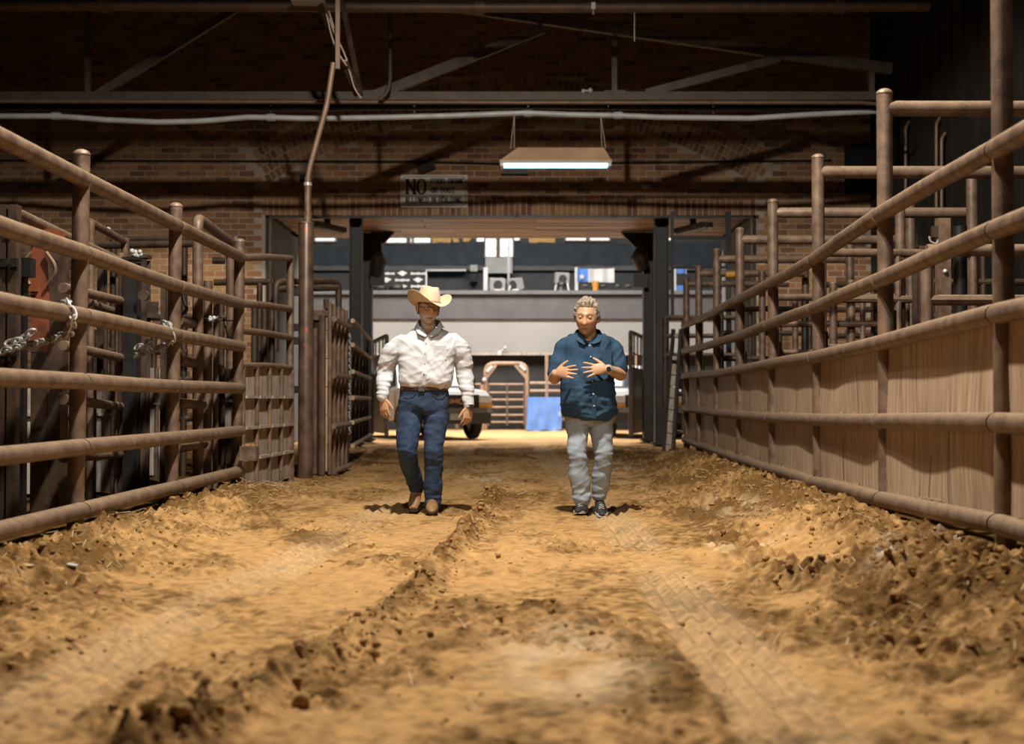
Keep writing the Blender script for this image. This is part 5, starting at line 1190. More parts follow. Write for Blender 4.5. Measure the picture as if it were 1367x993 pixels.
    if marks:
        mb = letters(marks, -.26, .86, .11, .13, .05, -.035, .032, False); ob('lettering', mb, 'copper')
    return t
truck('white pickup truck facing the doorway behind the man in the hat', XY(607, 32.0), 31.9, math.radians(24), 'GMC')
truck('white pickup truck half hidden behind the man in blue', XY(868, 33), 33.0, math.radians(4), None)
# ================================================================== PEOPLE
def remesh(name, mb, voxel, smooth_it=3, material=None):
    me_ = bpy.data.meshes.new('tmp'); me_.from_pydata(mb.v, [], mb.f)
    bm = bmesh.new(); bm.from_mesh(me_); bmesh.ops.recalc_face_normals(bm, faces=bm.faces); bm.to_mesh(me_); bm.free()
    o = bpy.data.objects.new('tmp', me_); COL.objects.link(o)
    m_ = o.modifiers.new('r', 'REMESH'); m_.mode = 'VOXEL'; m_.voxel_size = voxel; m_.adaptivity = 0
    if smooth_it:
        s = o.modifiers.new('s', 'SMOOTH'); s.factor = 0.5; s.iterations = smooth_it
    bpy.context.view_layer.update()
    dg = bpy.context.evaluated_depsgraph_get()
    out = bpy.data.meshes.new_from_object(o.evaluated_get(dg)); out.name = name
    bpy.data.objects.remove(o); bpy.data.meshes.remove(me_)
    out.polygons.foreach_set('use_smooth', [True] * len(out.polygons))
    out.materials.clear()
    if material: out.materials.append(material)
    return out
def coords(me_):
    a = np.empty(len(me_.vertices) * 3, np.float32); me_.vertices.foreach_get('co', a); return a.reshape(-1, 3).astype(float)
def normals(me_):
    a = np.empty(len(me_.vertices) * 3, np.float32); me_.vertices.foreach_get('normal', a); return a.reshape(-1, 3).astype(float)
def setco(me_, a): me_.vertices.foreach_set('co', a.astype(np.float32).ravel()); me_.update()
def setcol(me_, c_):
    ca_ = me_.color_attributes.new('Col', 'FLOAT_COLOR', 'POINT'); ca_.data.foreach_set('color', np.concatenate([c_, np.ones((len(c_), 1))], 1).astype(np.float32).ravel())
def ridge(x, y, seed): return 1 - np.abs(2 * vnoise(x, y, seed) - 1)
def put(name, me_, root):
    a = coords(me_) - np.array(root.location); setco(me_, a); return link(name, me_, root)

class Fig:
    def __init__(s, Y0): s.Y0 = Y0; s.u = Y0 / F
    def p(s, px, py, dy=0.0):
        q = P(px, py, s.Y0); return Vector((q.x, s.Y0 + dy, q.z))       # keeps size at the figure's own distance
def rings(mb, fig, rr, n=28, ex=2.4):       # torso: (py, xl, xr, half depth, dy)
    vs = []; fs = []
    for py, xl, xr, b, dy in rr:
        c_ = fig.p((xl + xr) / 2, py, dy); a = (xr - xl) / 2 * fig.u
        for k in range(n):
            t = 2 * math.pi * k / n; cx_, sx_ = math.cos(t), math.sin(t)
            vs.append((c_.x + a * math.copysign(abs(cx_) ** (2 / ex), cx_), c_.y + b * math.copysign(abs(sx_) ** (2 / ex), sx_), c_.z))
    m = len(rr)
    for i in range(m - 1):
        for k in range(n): fs.append((i * n + k, i * n + (k + 1) % n, (i + 1) * n + (k + 1) % n, (i + 1) * n + k))
    fs += [tuple(range(n - 1, -1, -1)), tuple((m - 1) * n + k for k in range(n))]
    mb.add(vs, fs)
def limb(mb, fig, pts, n=16):               # (px, py, dy, r) or (px, py, dy, (rx, ry))
    q = []; r = []
    P3 = [fig.p(a, b, d) for a, b, d, _ in pts]
    # smooth the path
    out = []; rad = []
    for i in range(len(P3) - 1):
        p0_, p1_ = P3[max(i - 1, 0)], P3[i]; p2_, p3_ = P3[i + 1], P3[min(i + 2, len(P3) - 1)]
        for k in range(4):
            t = k / 4
            out.append(0.5 * ((2 * p1_) + (p2_ - p0_) * t + (2 * p0_ - 5 * p1_ + 4 * p2_ - p3_) * t * t + (3 * p1_ - p0_ - 3 * p2_ + p3_) * t ** 3)); rad.append(pts[i][3] * (1 - t) + pts[i + 1][3] * t)
    out.append(P3[-1]); rad.append(pts[-1][3])
    mb.tube(out, rad, n)
    mb.ball(out[0], rad[0], 14, 10); mb.ball(out[-1], rad[-1] * .98, 14, 10)
def hand(mb, wrist, fdir, ndir, tsgn, size=1.0, curl=(.25, .3, .35, .4), spread=.10, thumb_out=.7):
    fd = Vector(fdir).normalized(); nd = Vector(ndir); nd = (nd - fd * nd.dot(fd)).normalized(); sd = fd.cross(nd)
    w_ = Vector(wrist); s = size
    mb.tube([w_ - fd * .03 * s, w_, w_ + fd * .03 * s, w_ + fd * .06 * s, w_ + fd * .092 * s, w_ + fd * .1 * s], [(.027 * s, .021 * s), (.028 * s, .02 * s), (.038 * s, .019 * s), (.043 * s, .017 * s), (.042 * s, .013 * s), (.036 * s, .009 * s)], 16, up=nd)
    for i in range(4):
        off = (-1.5 + i) * .0225 * s * tsgn * -1
        L_ = (.074, .083, .078, .062)[i] * s
        a = spread * (1.5 - i) * tsgn
        d = (fd * math.cos(a) + sd * math.sin(a)).normalized(); p = w_ + fd * (.088, .093, .09, .082)[i] * s + sd * off; pts = [p - d * .02 * s, p]; rr = [.0095 * s, .0097 * s]
        ang = 0
        for j, fr in enumerate((.45, .31, .24)):
            ang += curl[i] * (0.8, 1.1, .8)[j]; dd = d * math.cos(ang) + nd * math.sin(ang)
            pts.append(pts[-1] + dd * L_ * fr); rr.append((.0092, .0084, .0062)[j] * s)
        mb.tube(pts, rr, 10); mb.ball(pts[-1], .0064 * s, 8, 6)
        for j in (2, 3): mb.ball(pts[j], rr[j] * 1.06, 8, 6)
    p = w_ + fd * .022 * s + sd * tsgn * .03 * s
    d = (fd * .75 + sd * tsgn * thumb_out + nd * .25).normalized(); d2 = (d + fd * .35).normalized()
    mb.tube([p - d * .015 * s, p + d * .03 * s, p + d * .03 * s + d2 * .03 * s, p + d * .03 * s + d2 * .055 * s], [.016 * s, .0135 * s, .0112 * s, .008 * s], 10); mb.ball(p + d * .03 * s + d2 * .055 * s, .0083 * s, 8, 6)
def head_mesh(mb, c_, R, s):
    n, m = 72, 56; vs = []
    for i in range(m + 1):
        ph = math.pi * i / m
        for k in range(n):
            a = 2 * math.pi * k / n
            x, y, z = math.sin(ph) * math.cos(a), math.sin(ph) * math.sin(a), math.cos(ph)
            lo = max(0.0, -z)
            X = x * .077 * (1 - .26 * lo ** 1.6); Yv = y * .097; Z = z * .120
            if z < 0: Yv = Yv * (1 - .10 * lo) - .012 * lo
            if y > 0 and z < -.2: Yv *= 1 - .45 * (lo - .2)
            if y < 0.15:
                f = min(1.0, (0.15 - y) / .35); ax = abs(X); d = 0
                zr = (.020 - Z) / .052
                if -.1 < zr < 1.35:
                    nb_ = max(0, min(1, zr)); nb_ = nb_ if zr <= 1 else max(0, 1 - (zr - 1) / .22)
                    d += (.006 + .023 * nb_) * math.exp(-(X / (.008 + .008 * nb_)) ** 2)
                    d += .009 * nb_ * math.exp(-((ax - .013) / .008) ** 2) * (1 if zr > .6 else 0)
                d += .007 * math.exp(-((Z - .034) / .011) ** 2 - (ax / .052) ** 4)
                d -= .011 * math.exp(-((ax - .031) / .017) ** 2 - ((Z - .013) / .012) ** 2)
                d += .006 * math.exp(-((ax - .043) / .02) ** 2 - ((Z + .022) / .02) ** 2)
                d += .007 * math.exp(-(X / .026) ** 2 - ((Z + .058) / .008) ** 2) + .007 * math.exp(-(X / .022) ** 2 - ((Z + .075) / .007) ** 2)
                d -= .006 * math.exp(-(X / .026) ** 4 - ((Z + .0665) / .0035) ** 2)
                d += .009 * math.exp(-(X / .022) ** 2 - ((Z + .102) / .013) ** 2)
                Yv -= d * f
            q = R @ (Vector((X, Yv, Z)) * s); vs.append(c_ + q)
    fs = []
    for i in range(m):
        for k in range(n): fs.append((i * n + k, (i + 1) * n + k, (i + 1) * n + (k + 1) % n, i * n + (k + 1) % n))
    mb.add(vs, fs)
    for sx in (-1, 1):
        b2 = MB(); b2.ball((0, 0, 0), (.011, .021, .033), 12, 10)
        mb.add([c_ + R @ (Vector((sx * (.079 + .010 * (v[1] / .021 * .5 + .3)) + v[0], .012 + v[1], .0 + v[2] + v[1] * .3)) * s) for v in b2.v], b2.f)
SKIN = lambda nm, c1, c2: mat(nm, c1, c2, 25, .5, 0, .0004, attr='Col')
M['skin_a'] = SKIN('tanned_skin', (.95, .95, .95), (1.05, 1.03, 1.0)); M['skin_b'] = SKIN('fair_skin', (.95, .95, .95), (1.05, 1.03, 1.0))
M['hair'] = mat('grey_brown_hair', (.13, .10, .07), (.42, .36, .28), 45, .6, 0, .004)
M['hair_side'] = mat('short_grey_hair', (.07, .05, .04), (.18, .15, .12), 80, .7)
M['white_shirt'] = mat('white_cotton', (.54, .55, .58), (.60, .608, .635), 9, .85, 0, .0015, bscale=45)
M['blue_shirt'] = mat('dark_blue_linen', (.011, .043, .088), (.017, .057, .112), 30, .85, 0, .0015, bscale=60)
M['jeans'] = mat('indigo_denim', (.010, .024, .058), (.024, .052, .112), 14, .85, 0, .001, spots=((.045, .085, .155), 6, .58, .85), bscale=90)
M['grey_jeans'] = mat('washed_grey_denim', (.23, .275, .33), (.34, .395, .45), 10, .85, 0, .001, bscale=90)
M['boot'] = mat('tan_boot_leather', (.17, .085, .035), (.29, .165, .07), 12, .5)
M['belt'] = mat('brown_belt_leather', (.06, .028, .016), (.11, .055, .03), 12, .4)
M['black_shoe'] = mat('black_shoe', (.01, .011, .013), (.025, .026, .03), 20, .6)
M['straw_hat'] = mat('woven_straw', (.66, .46, .28), (.80, .62, .42), 70, .75, 0, .001)
M['weave'] = mat('pale_vent_weave', (.66, .62, .56), (.74, .7, .64), 60, .8)
M['eye_white'] = mat('eye_white', (.5, .46, .42), None, 3, .3); M['iris'] = mat('dark_iris', (.02, .015, .01), None, 3, .2)
def euler_R(yaw, pitch, roll): return (Matrix.Rotation(yaw, 3, 'Z') @ Matrix.Rotation(pitch, 3, 'X') @ Matrix.Rotation(roll, 3, 'Y'))
def paint_body(me_, hc, R, s, base, beard, beard_fn, lip):
    a = coords(me_); Ri = np.array(R.transposed())
    l = ((a - np.array(hc)) @ Ri.T) / s
    c_ = np.tile(np.array(base), (len(a), 1)); head = (np.abs(l) < [.12, .15, .15]).all(1)
    n_ = vnoise(l[:, 0] * 160, l[:, 2] * 160 + l[:, 1] * 90, 3)
    def blend(mask, col):
        nonlocal c_
        mk = (mask * head)[:, None]; c_ = c_ * (1 - mk) + np.array(col) * mk
    X, Yv, Z = l[:, 0], l[:, 1], l[:, 2]
    front = (Yv < .03)
    blend(.45 * np.exp(-((np.abs(X) - .04) / .02) ** 2 - ((Z + .02) / .02) ** 2) * (Yv < -.03), np.array(base) * [1.12, .82, .75])
    blend(.5 * np.exp(-(X / .016) ** 2 - ((Z + .02) / .016) ** 2) * (Yv < -.08), np.array(base) * [1.15, .8, .72])
    blend(np.clip(beard_fn(X, Yv, Z), 0, 1) * (.75 + .4 * n_), beard)
    blend(np.exp(-(X / .024) ** 4 - ((Z + .066) / .009) ** 2) * (Yv < -.06) * .8, lip)
    blend(np.exp(-(X / .022) ** 4 - ((Z + .0668) / .0028) ** 2) * (Yv < -.06) * .9, (.06, .02, .015))
    blend(.85 * np.exp(-((np.abs(X) - .031) / .019) ** 4 - ((Z - .037 + (np.abs(X) - .031) * .15) / .0055) ** 2) * (Yv < -.04), (beard[0] * .5, beard[1] * .45, beard[2] * .4))
    blend(.55 * np.exp(-((np.abs(X) - .031) / .017) ** 4 - ((Z - .010) / .0035) ** 2) * (Yv < -.04), (.05, .025, .018))
    setcol(me_, c_)
def add_eyes(root, hc, R, s, look=(0, -1, -.1), lid=None):
    for sx in (-1, 1):
        q = hc + R @ (Vector((sx * .031, -.0775, .0135)) * s)
        mb = MB(); mb.ball(q, .0125 * s, 12, 10); e = obj('eye', mb, M['eye_white'], root)
        mb = MB(); mb.ball(q + (R @ Vector(look)).normalized() * .0085 * s, .0062 * s, 8, 6); obj('iris', mb, M['iris'], e)
        if lid:
            mb = MB(); b2 = MB(); b2.ball((0, 0, 0), .0138 * s, 14, 10); vs = [v for v in b2.v]
            b2.v = [((R @ Vector((v[0] * 1.1, v[1], max(v[2], -.007 * s) + .001))) + q) for v in vs]; obj('eyelid', b2, lid, root)
def cut_neck(me_, fn):
    bm = bmesh.new(); bm.from_mesh(me_)
    bmesh.ops.delete(bm, geom=[f for f in bm.faces if fn(f.calc_center_median())], context='FACES'); bm.to_mesh(me_); bm.free()
def band(pts_top, pts_bot, th=.006):
    vs = []; fs = []; n = len(pts_top)
    c_ = sum((Vector(p) for p in pts_top), Vector()) / n
    for t, b in zip(pts_top, pts_bot):
        t, b = Vector(t), Vector(b); o = (b - c_); o.z = 0; o = o.normalized() * th if o.length > 1e-6 else Vector((0, -th, 0))
        vs += [t, b, b + o, t + o]
    for i in range(n - 1):
        for k in range(4): fs.append((4 * i + k, 4 * i + (k + 1) % 4, 4 * i + 4 + (k + 1) % 4, 4 * i + 4 + k))
    fs += [(0, 1, 2, 3), (4 * n - 1, 4 * n - 2, 4 * n - 3, 4 * n - 4)]
    return MB().add(vs, fs)
def folds(me_, amp, specs, wt=None):
    a = coords(me_); nn = normals(me_); h = np.zeros(len(a))
    for (fx, fz, sh, seed, k) in specs:
        u_ = a[:, 0] + a[:, 1] * .6; h += k * (ridge(u_ * fx + a[:, 2] * sh, a[:, 2] * fz + u_ * sh * .4, seed) - .55)
    if wt is not None: h *= wt(a)
    setco(me_, a + nn * (h * amp)[:, None])
def surf_y(me_, x, z, front=True):           # front of a garment at a place (world)
    a = coords(me_); d = (a[:, 0] - x) ** 2 + (a[:, 2] - z) ** 2; m = d < .02 ** 2
    return float(a[m, 1].min()) if m.any() else float(a[np.argmin(d), 1])
def shoe(root, name, heel, ball, toe, w_, material, sole_mat, hgt=.05, label=None):
    heel, ball, toe = Vector(heel), Vector(ball), Vector(toe)
    mb = MB(); up = Vector((0, 0, 1))
    mb.tube([heel + up * hgt * .9, heel.lerp(ball, .35) + up * hgt * .95, ball + up * hgt * .62, ball.lerp(toe, .6) + up * hgt * .5, toe + up * hgt * .35],
            [(w_ * .8, hgt * .95), (w_ * .85, hgt * .98), (w_ * 1.05, hgt * .66), (w_ * .9, hgt * .5), (w_ * .45, hgt * .28)], 16)
    mb.ball(heel + up * hgt * .9, (w_ * .8, w_ * .8, hgt * .9), 14, 10); mb.ball(toe + up * hgt * .4, (w_ * .62, w_ * .5, hgt * .36), 12, 8)
    me_ = remesh(name, mb, .006, 4, material); o = put(name, me_, root)
    d = (toe - heel); d.z = 0; d = d.normalized(); sd = Vector((-d.y, d.x, 0))
    poly = []
    for t, k in ((-.16, .5), (0, .82), (.35, .78), (.7, 1.06), (.92, .85), (1.06, .4)): poly.append(heel.lerp(toe, t) - sd * w_ * k)
    for t, k in ((1.06, .4), (.92, .85), (.7, 1.06), (.35, .78), (0, .82), (-.16, .5)): poly.append(heel.lerp(toe, t) + sd * w_ * k)
    mb = MB(); mb.prism([p + up * .0 for p in poly], up * .022); obj('sole', mb, sole_mat, o)
    return o

# ------------------------------------------------------------------ man with the straw hat
A = Fig(11.22)
A.feet_z = 0
ra = thing('person', 'man in straw cowboy hat, white shirt and dark jeans walking with arms hanging', 'person', (A.p(566, 600).x, 11.22, gz(A.p(566, 600).x, 11.2)))
hcA = A.p(572.5, 413, -.075); RA = euler_R(.30, .10, .06); sA = 1.10
mb = MB()
head_mesh(mb, hcA, RA, sA)
mb.tube([hcA + RA @ Vector((0, .03, -.03)), A.p(572, 434, -.03), A.p(571.5, 446, .0), A.p(571, 456, -.005), A.p(571, 470, -.01)], [.062, .060, .066, .095, .12], 16)
mb.ball(A.p(571, 474, .0), (.17, .10, .19), 18, 12); mb.tube([A.p(571, 470, 0), A.p(570, 520, .01), A.p(568, 545, .01)], [.14, .13, .13], 16, flat=.75)
limb(mb, A, [(541, 462, .02, .05), (523, 476, .04, .05), (513.5, 499, .06, .043), (511.5, 516, .02, .038), (511.5, 530, -.02, .029)])
limb(mb, A, [(603, 462, .02, .05), (614, 476, .05, .05), (620, 500, .07, .043), (624, 520, .03, .038), (626, 541, -.02, .029)])
hand(mb, A.p(511.8, 532, -.02), (.10, -.12, -1), (.45, .8, 0), -1 if False else 1, 1.06, (.22, .28, .33, .38), .06, .55)
hand(mb, A.p(626, 543, -.02), (-.10, -.10, -1), (-.5, .75, 0), -1, 1.06, (.45, .5, .55, .6), .05, .5)
for hx, kn, an in (((553, 545, .01), (545, 603, -.08), (553, 655, .26)), ((585, 545, .01), (580, 603, -.06), (578.5, 668, .02))):
    limb(mb, A, [(*hx, .085), (*kn, .055), (*an, .042)])
me_ = remesh('body', mb, .0046, 3, M['skin_a'])
paint_body(me_, hcA, RA, sA, (.50, .28, .165), (.52, .48, .44), lambda X, Yv, Z: 0.85 * ((Z < -.035 - .5 * np.maximum(0, -.06 - Yv)) & (Yv < .03)) * np.clip((-.03 - Z) / .02, 0, 1) * np.where((np.abs(X) < .03) & (Z > -.09) & (Z < -.062), .4, 1.0) + .8 * np.exp(-(X / .032) ** 4 - ((Z + .052) / .008) ** 2) * (Yv < -.06), (.30, .13, .09))
put('body', me_, ra)
add_eyes(ra, hcA, RA, sA, (.2, -1, -.25))
mb = MB()
for sx in (-1, 1):
    ring = [hcA + RA @ (Vector((sx * .031 + .022 * math.cos(t), -.104 + .012 * abs(math.cos(t)) * .5, .008 + .016 * math.sin(t))) * sA) for t in np.linspace(0, 2 * math.pi, 17)]
    mb.tube(ring, .0022, 6, caps=False); mb.tube([hcA + RA @ (Vector((sx * .053, -.098, .012)) * sA), hcA + RA @ (Vector((sx * .082, -.02, .016)) * sA)], .0022, 5)
mb.tube([hcA + RA @ (Vector((-.01, -.106, .012)) * sA), hcA + RA @ (Vector((.01, -.106, .012)) * sA)], .0022, 5)
obj('eyeglasses', mb, M['rust_dark'], ra)
mb = MB()
vs = []
for i in range(10):
    for k in range(40):
        a = 2 * math.pi * k / 40; z = -.045 + .1 * i / 9
        if math.sin(a) < -.25: a = -.25 if math.cos(a) > 0 else math.pi + .25
        vs.append(hcA + RA @ (Vector((.0805 * math.cos(a), .101 * math.sin(a), z)) * sA))
mb.add(vs, [(i * 40 + k, i * 40 + (k + 1) % 40, (i + 1) * 40 + (k + 1) % 40, (i + 1) * 40 + k) for i in range(9) for k in range(40)])
obj('hair', mb, M['hair_side'], ra)
# hat
hatc = hcA + RA @ Vector((0, .0, .052)); RH = euler_R(.58, .06, .08)
vs = []; n, m = 64, 14
hat = MB()
def brim(t, a, off):
    ax, ay = .088 + (.190 - .088) * t, .108 + (.205 - .108) * t
    x, y = ax * math.cos(a), ay * math.sin(a)
    c2 = abs(math.cos(a)) ** 1.6
    z = .090 * c2 * t ** 1.7 - .030 * (1 - c2) * t ** 1.3 + off
    x *= 1 - .10 * c2 * t * t
    return hatc + RH @ Vector((x, y, z))
for side in (0, 1):
    for i in range(m):
        for k in range(n): vs.append(brim(i / (m - 1), 2 * math.pi * k / n, -.005 * side))
fs = []
for i in range(m - 1):
    for k in range(n):
        q = (i * n + k, i * n + (k + 1) % n, (i + 1) * n + (k + 1) % n, (i + 1) * n + k); fs.append(q); fs.append(tuple(reversed([j + n * m for j in q])))
for k in range(n): fs.append(((m - 1) * n + k, (m - 1) * n + (k + 1) % n, n * m + (m - 1) * n + (k + 1) % n, n * m + (m - 1) * n + k))
hat.add(vs, fs); ho = obj('hat_brim', hat, M['straw_hat'], ra)
cr = MB(); vs = []; fs = []; m = 16
def crown(i, a):
    t = i / m
    if t < .72: q = t / .72; ax, ay, z = .090 - .016 * q ** 1.4, .110 - .014 * q ** 1.5, .122 * q
    else:
        q = (t - .72) / .28; ax, ay, z = .074 * math.cos(q * math.pi / 2) ** .7 if q < 1 else 0, .096 * math.cos(q * math.pi / 2) ** .7 if q < 1 else 0, .122 + .014 * math.sin(q * math.pi / 2)
    x, y = ax * math.cos(a), ay * math.sin(a)
    if t > .35:
        k_ = min(1, (t - .35) / .4)
        z -= .030 * k_ * math.exp(-(x / .022) ** 2) * (1 if t > .6 else .4)
        if y < -.02: x *= 1 - .28 * k_ * min(1, (-y - .02) / .07)
    return hatc + RH @ Vector((x, y, z))
for i in range(m + 1):
    for k in range(n): vs.append(crown(i, 2 * math.pi * k / n))
for i in range(m):
    for k in range(n): fs.append((i * n + k, i * n + (k + 1) % n, (i + 1) * n + (k + 1) % n, (i + 1) * n + k))
cr.add(vs, fs); co_ = obj('hat_crown', cr, M['straw_hat'], ra)
vb = MB()
for i in range(2, 11):
    for k in range(n):
        a = 2 * math.pi * k / n
        if (i + k) % 2 == 0 and math.sin(a) < -.3 and abs(math.cos(a)) < .5 * (1 - abs(i - 6) * .1):
            c_ = crown(i, a); o_ = (c_ - hatc); o_ = RH @ Vector((0, -1, 0)); vb.box(c_ + o_ * .001, (.008, .004, .007))
if vb.v: o = obj('hat_vent', vb, M['weave'], co_); o['kind'] = 'stuff'
mb = MB(); mb.tube([hatc + RH @ Vector((.0915 * math.cos(a), .1115 * math.sin(a), .010)) for a in np.linspace(0, 2 * math.pi, 41)], .007, 6, caps=False); obj('hat_band', mb, M['tan'], ra)
# shirt
mb = MB()
rings(mb, A, [(434, 560, 586, .075, .02), (439, 552, 592, .095, .02), (443.5, 544, 600, .112, .015), (449, 537, 607, .12, .012), (456, 533, 611, .128, .01), (466, 530, 611, .135, 0), (478, 532, 607, .14, -.005), (492, 532.5, 605.5, .15, -.01), (503, 532, 605.5, .158, -.015), (511, 532.5, 604, .155, -.015), (516, 535, 600, .14, -.01), (519, 537, 597.5, .13, 0)])
limb(mb, A, [(539, 457, .02, .075), (525, 468, .035, .082), (517, 482, .05, .075), (513.5, 499, .06, .070), (511.8, 512, .02, .061), (511.5, 522, -.01, .052), (511.6, 529, -.02, .042)])
limb(mb, A, [(605, 457, .02, .075), (614, 468, .035, .080), (618.5, 482, .055, .074), (619.5, 499, .065, .070), (622.5, 514, .03, .062), (624.5, 528, 0, .053), (625.8, 539, -.02, .042)])
me_ = remesh('shirt', mb, .0085, 3, M['white_shirt'])
zb_ = A.p(570, 505).z
folds(me_, .013, [(6, 8, 6, 3, 1.0), (11, 15, -9, 5, .7), (18, 10, 12, 8, .4)])
folds(me_, .008, [(5, 30, 5, 11, 1.0)], wt=lambda a: np.clip((np.abs(a[:, 0] - A.p(569, 500).x) - .24) / .05, 0, 1) + .8 * np.clip((zb_ + .06 - a[:, 2]) / .1, 0, 1))
xn = A.p(572.5, 440).x
cut_neck(me_, lambda c: (c.y < 11.2 and c.z > A.p(0, 449).z and abs(c.x - xn) < (c.z - A.p(0, 449).z) * .85) or c.z > A.p(0, 438.5).z)
shA = put('shirt', me_, ra)
def on_front(me_, root, x, z): return Vector((x, surf_y(me_, x - root.location.x, z - root.location.z) + root.location.y, z))
mb = MB(); pts = [on_front(me_, ra, A.p(px, py).x, A.p(px, py).z) for px, py in ((570.5, 450), (570, 462), (569.5, 474), (569, 486), (568.5, 500), (567.5, 514))]
for p0_, p1_ in zip(pts[:-1], pts[1:]): mb.beam(p0_, p1_, .030, .006, up=(0, -1, 0))
obj('placket', mb, M['white_shirt'], shA)
for px, py in ((570, 459), (569.3, 472), (568.8, 486), (568, 499)):
    mb = MB(); q = on_front(me_, ra, A.p(px, py).x, A.p(px, py).z); mb.lathe([(0, -.009), (.006, -.009), (.006, 0)], q, 10, 'y'); obj('button', mb, M['conduit'], shA)
pt_, pb_ = [], []
for px, py, dy, px2, py2, dy2 in ((571.5, 449, -.13, 569, 450.5, -.138), (562.5, 438.5, -.095, 560, 446, -.122), (558.5, 430, -.03, 555, 438, -.05), (559, 427, .04, 553, 437, .06), (565, 425, .085, 563, 435, .11), (578, 425, .085, 581, 435, .11), (586, 427.5, .04, 592, 437, .06), (587, 430, -.03, 590.5, 438, -.05), (583.5, 438.5, -.095, 586.5, 446, -.122), (574, 449, -.13, 577, 450.5, -.138)):
    pt_.append(A.p(px, py, dy)); pb_.append(A.p(px2, py2, dy2))
obj('collar', band(pt_, pb_), M['white_shirt'], shA, sharp=60)
for (a0, a1) in (((511.4, 523, -.012), (511.7, 531.5, -.022)), ((624.8, 532, -.008), (626.1, 541.5, -.022))):
    mb = MB(); mb.tube([A.p(*a0), A.p(*a1)], [.050, .044], 18); obj('cuff', mb, M['white_shirt'], shA)
mb = MB(); q = on_front(me_, ra, A.p(589, 472).x, A.p(589, 472).z); mb.prism([q + Vector((dx, -.004 if dx < 0 else .012, dz)) for dx, dz in ((-.055, .06), (.05, .06), (.05, -.05), (0, -.07), (-.055, -.05))], (0, .012, 0)); obj('pocket', mb, M['white_shirt'], shA)
# watch
mb = MB(); mb.tube([A.p(626.1, 542.5, -.024), A.p(626.2, 545, -.026)], .032, 16); wt_ = obj('watch_strap', mb, M['black_matte'], ra)
mb = MB(); mb.box(A.p(629.5, 543.5, -.045), (.034, .03, .036)); obj('watch_face', mb, M['black_steel'], wt_, sharp=30)
# jeans
mb = MB()
rings(mb, A, [(515, 536, 598, .125, 0), (522, 534, 598.5, .13, 0), (532, 532, 599, .135, .005), (542, 531, 599, .135, .005), (549, 531, 598, .125, .005), (553, 540, 590, .09, .005)])
limb(mb, A, [(549, 545, .01, .105), (546.5, 566, -.03, .104), (545, 586, -.06, .094), (544.5, 602, -.08, .082), (546, 618, .02, .078), (550.5, 638, .15, .073), (553.5, 654, .25, .062)])
limb(mb, A, [(583, 545, .01, .103), (581.5, 566, -.02, .098), (580, 586, -.05, .084), (579.5, 602, -.065, .078), (579, 620, -.03, .080), (578.5, 640, .0, .077), (578, 656, .02, .074), (577.5, 671, .025, .068)])
me_ = remesh('jeans', mb, .0085, 3, M['jeans'])
folds(me_, .010, [(6, 12, 7, 21, .8), (10, 20, -8, 23, .5)])
zk = A.p(570, 603).z; zh = A.p(570, 650).z; zc = A.p(570, 556).z
folds(me_, .008, [(4, 22, 6, 25, 1.0), (7, 30, -9, 26, .6)], wt=lambda a: np.exp(-((a[:, 2] - zk) / .08) ** 2) + 1.3 * np.clip((zh + .08 - a[:, 2]) / .12, 0, 1) + .7 * np.exp(-((a[:, 2] - zc) / .05) ** 2))
jn = put('jeans', me_, ra)
mb = MB(); zz_ = A.p(567, 518.5).z
ring = [(A.p(567, 0).x + (31.2 * A.u) * math.copysign(abs(math.cos(t)) ** (2 / 2.4), math.cos(t)), 11.22 + .135 * math.copysign(abs(math.sin(t)) ** (2 / 2.4), math.sin(t)), zz_ - .006 * math.sin(t)) for t in np.linspace(0, 2 * math.pi, 49)]
b1 = [(x, y, z + .018) for x, y, z in ring]; b2_ = [(x, y, z - .02) for x, y, z in ring]
obj('belt', band(b1, b2_, .007), M['belt'], ra)
mb = MB(); mb.box((A.p(565, 0).x, 11.22 - .143, zz_ - .004), (.05, .012, .04)); obj('belt_buckle', mb, M['chrome'], ra)
mb = MB()
for px, py in ((549, 525), (588, 525)):
    q = [on_front(me_, ra, A.p(px + dx, py + dz).x, A.p(px + dx, py + dz).z) for dx, dz in ((-9, 3), (-3, 6), (4, 5), (8, 0))]; mb.tube(q if px < 570 else q, .0025, 5)
obj('pocket_seam', mb, M['ink'], jn)
tz = gz(A.p(578, 600).x, 11.0)
o = shoe(ra, 'boot', A.p(577.7, 0, 0.06).xy.to_3d() + Vector((0, 0, tz + .03)), A.p(578.3, 0, -.10).xy.to_3d() + Vector((0, 0, tz + .015)), A.p(579, 0, -.20).xy.to_3d() + Vector((0, 0, tz + .012)), .05, M['boot'], M['black_shoe'], .06)
# trailing boot: heel lifted, toe pushing off
mb = MB(); h0, h1, h2, h3 = A.p(553.2, 655, .27), A.p(552.5, 662, .24), A.p(551.3, 674, .12), A.p(551, 680, .055)
mb.tube([h0 + Vector((0, .02, .03)), h0, h1, h2, h3], [(.044, .044), (.046, .048), (.048, .05), (.052, .034), (.034, .018)], 16); mb.ball(h0.lerp(h1, .7) + Vector((0, .05, -.01)), (.042, .045, .045), 12, 8)
me_ = remesh('boot', mb, .006, 4, M['boot']); bo = put('boot', me_, ra)
mb = MB(); mb.tube([h1 + Vector((0, .07, -.045)), h2 + Vector((0, .015, -.034)), h3 + Vector((0, -.01, -.02))], [(.034, .007), (.05, .007), (.034, .006)], 12); obj('sole', mb, M['black_shoe'], bo)

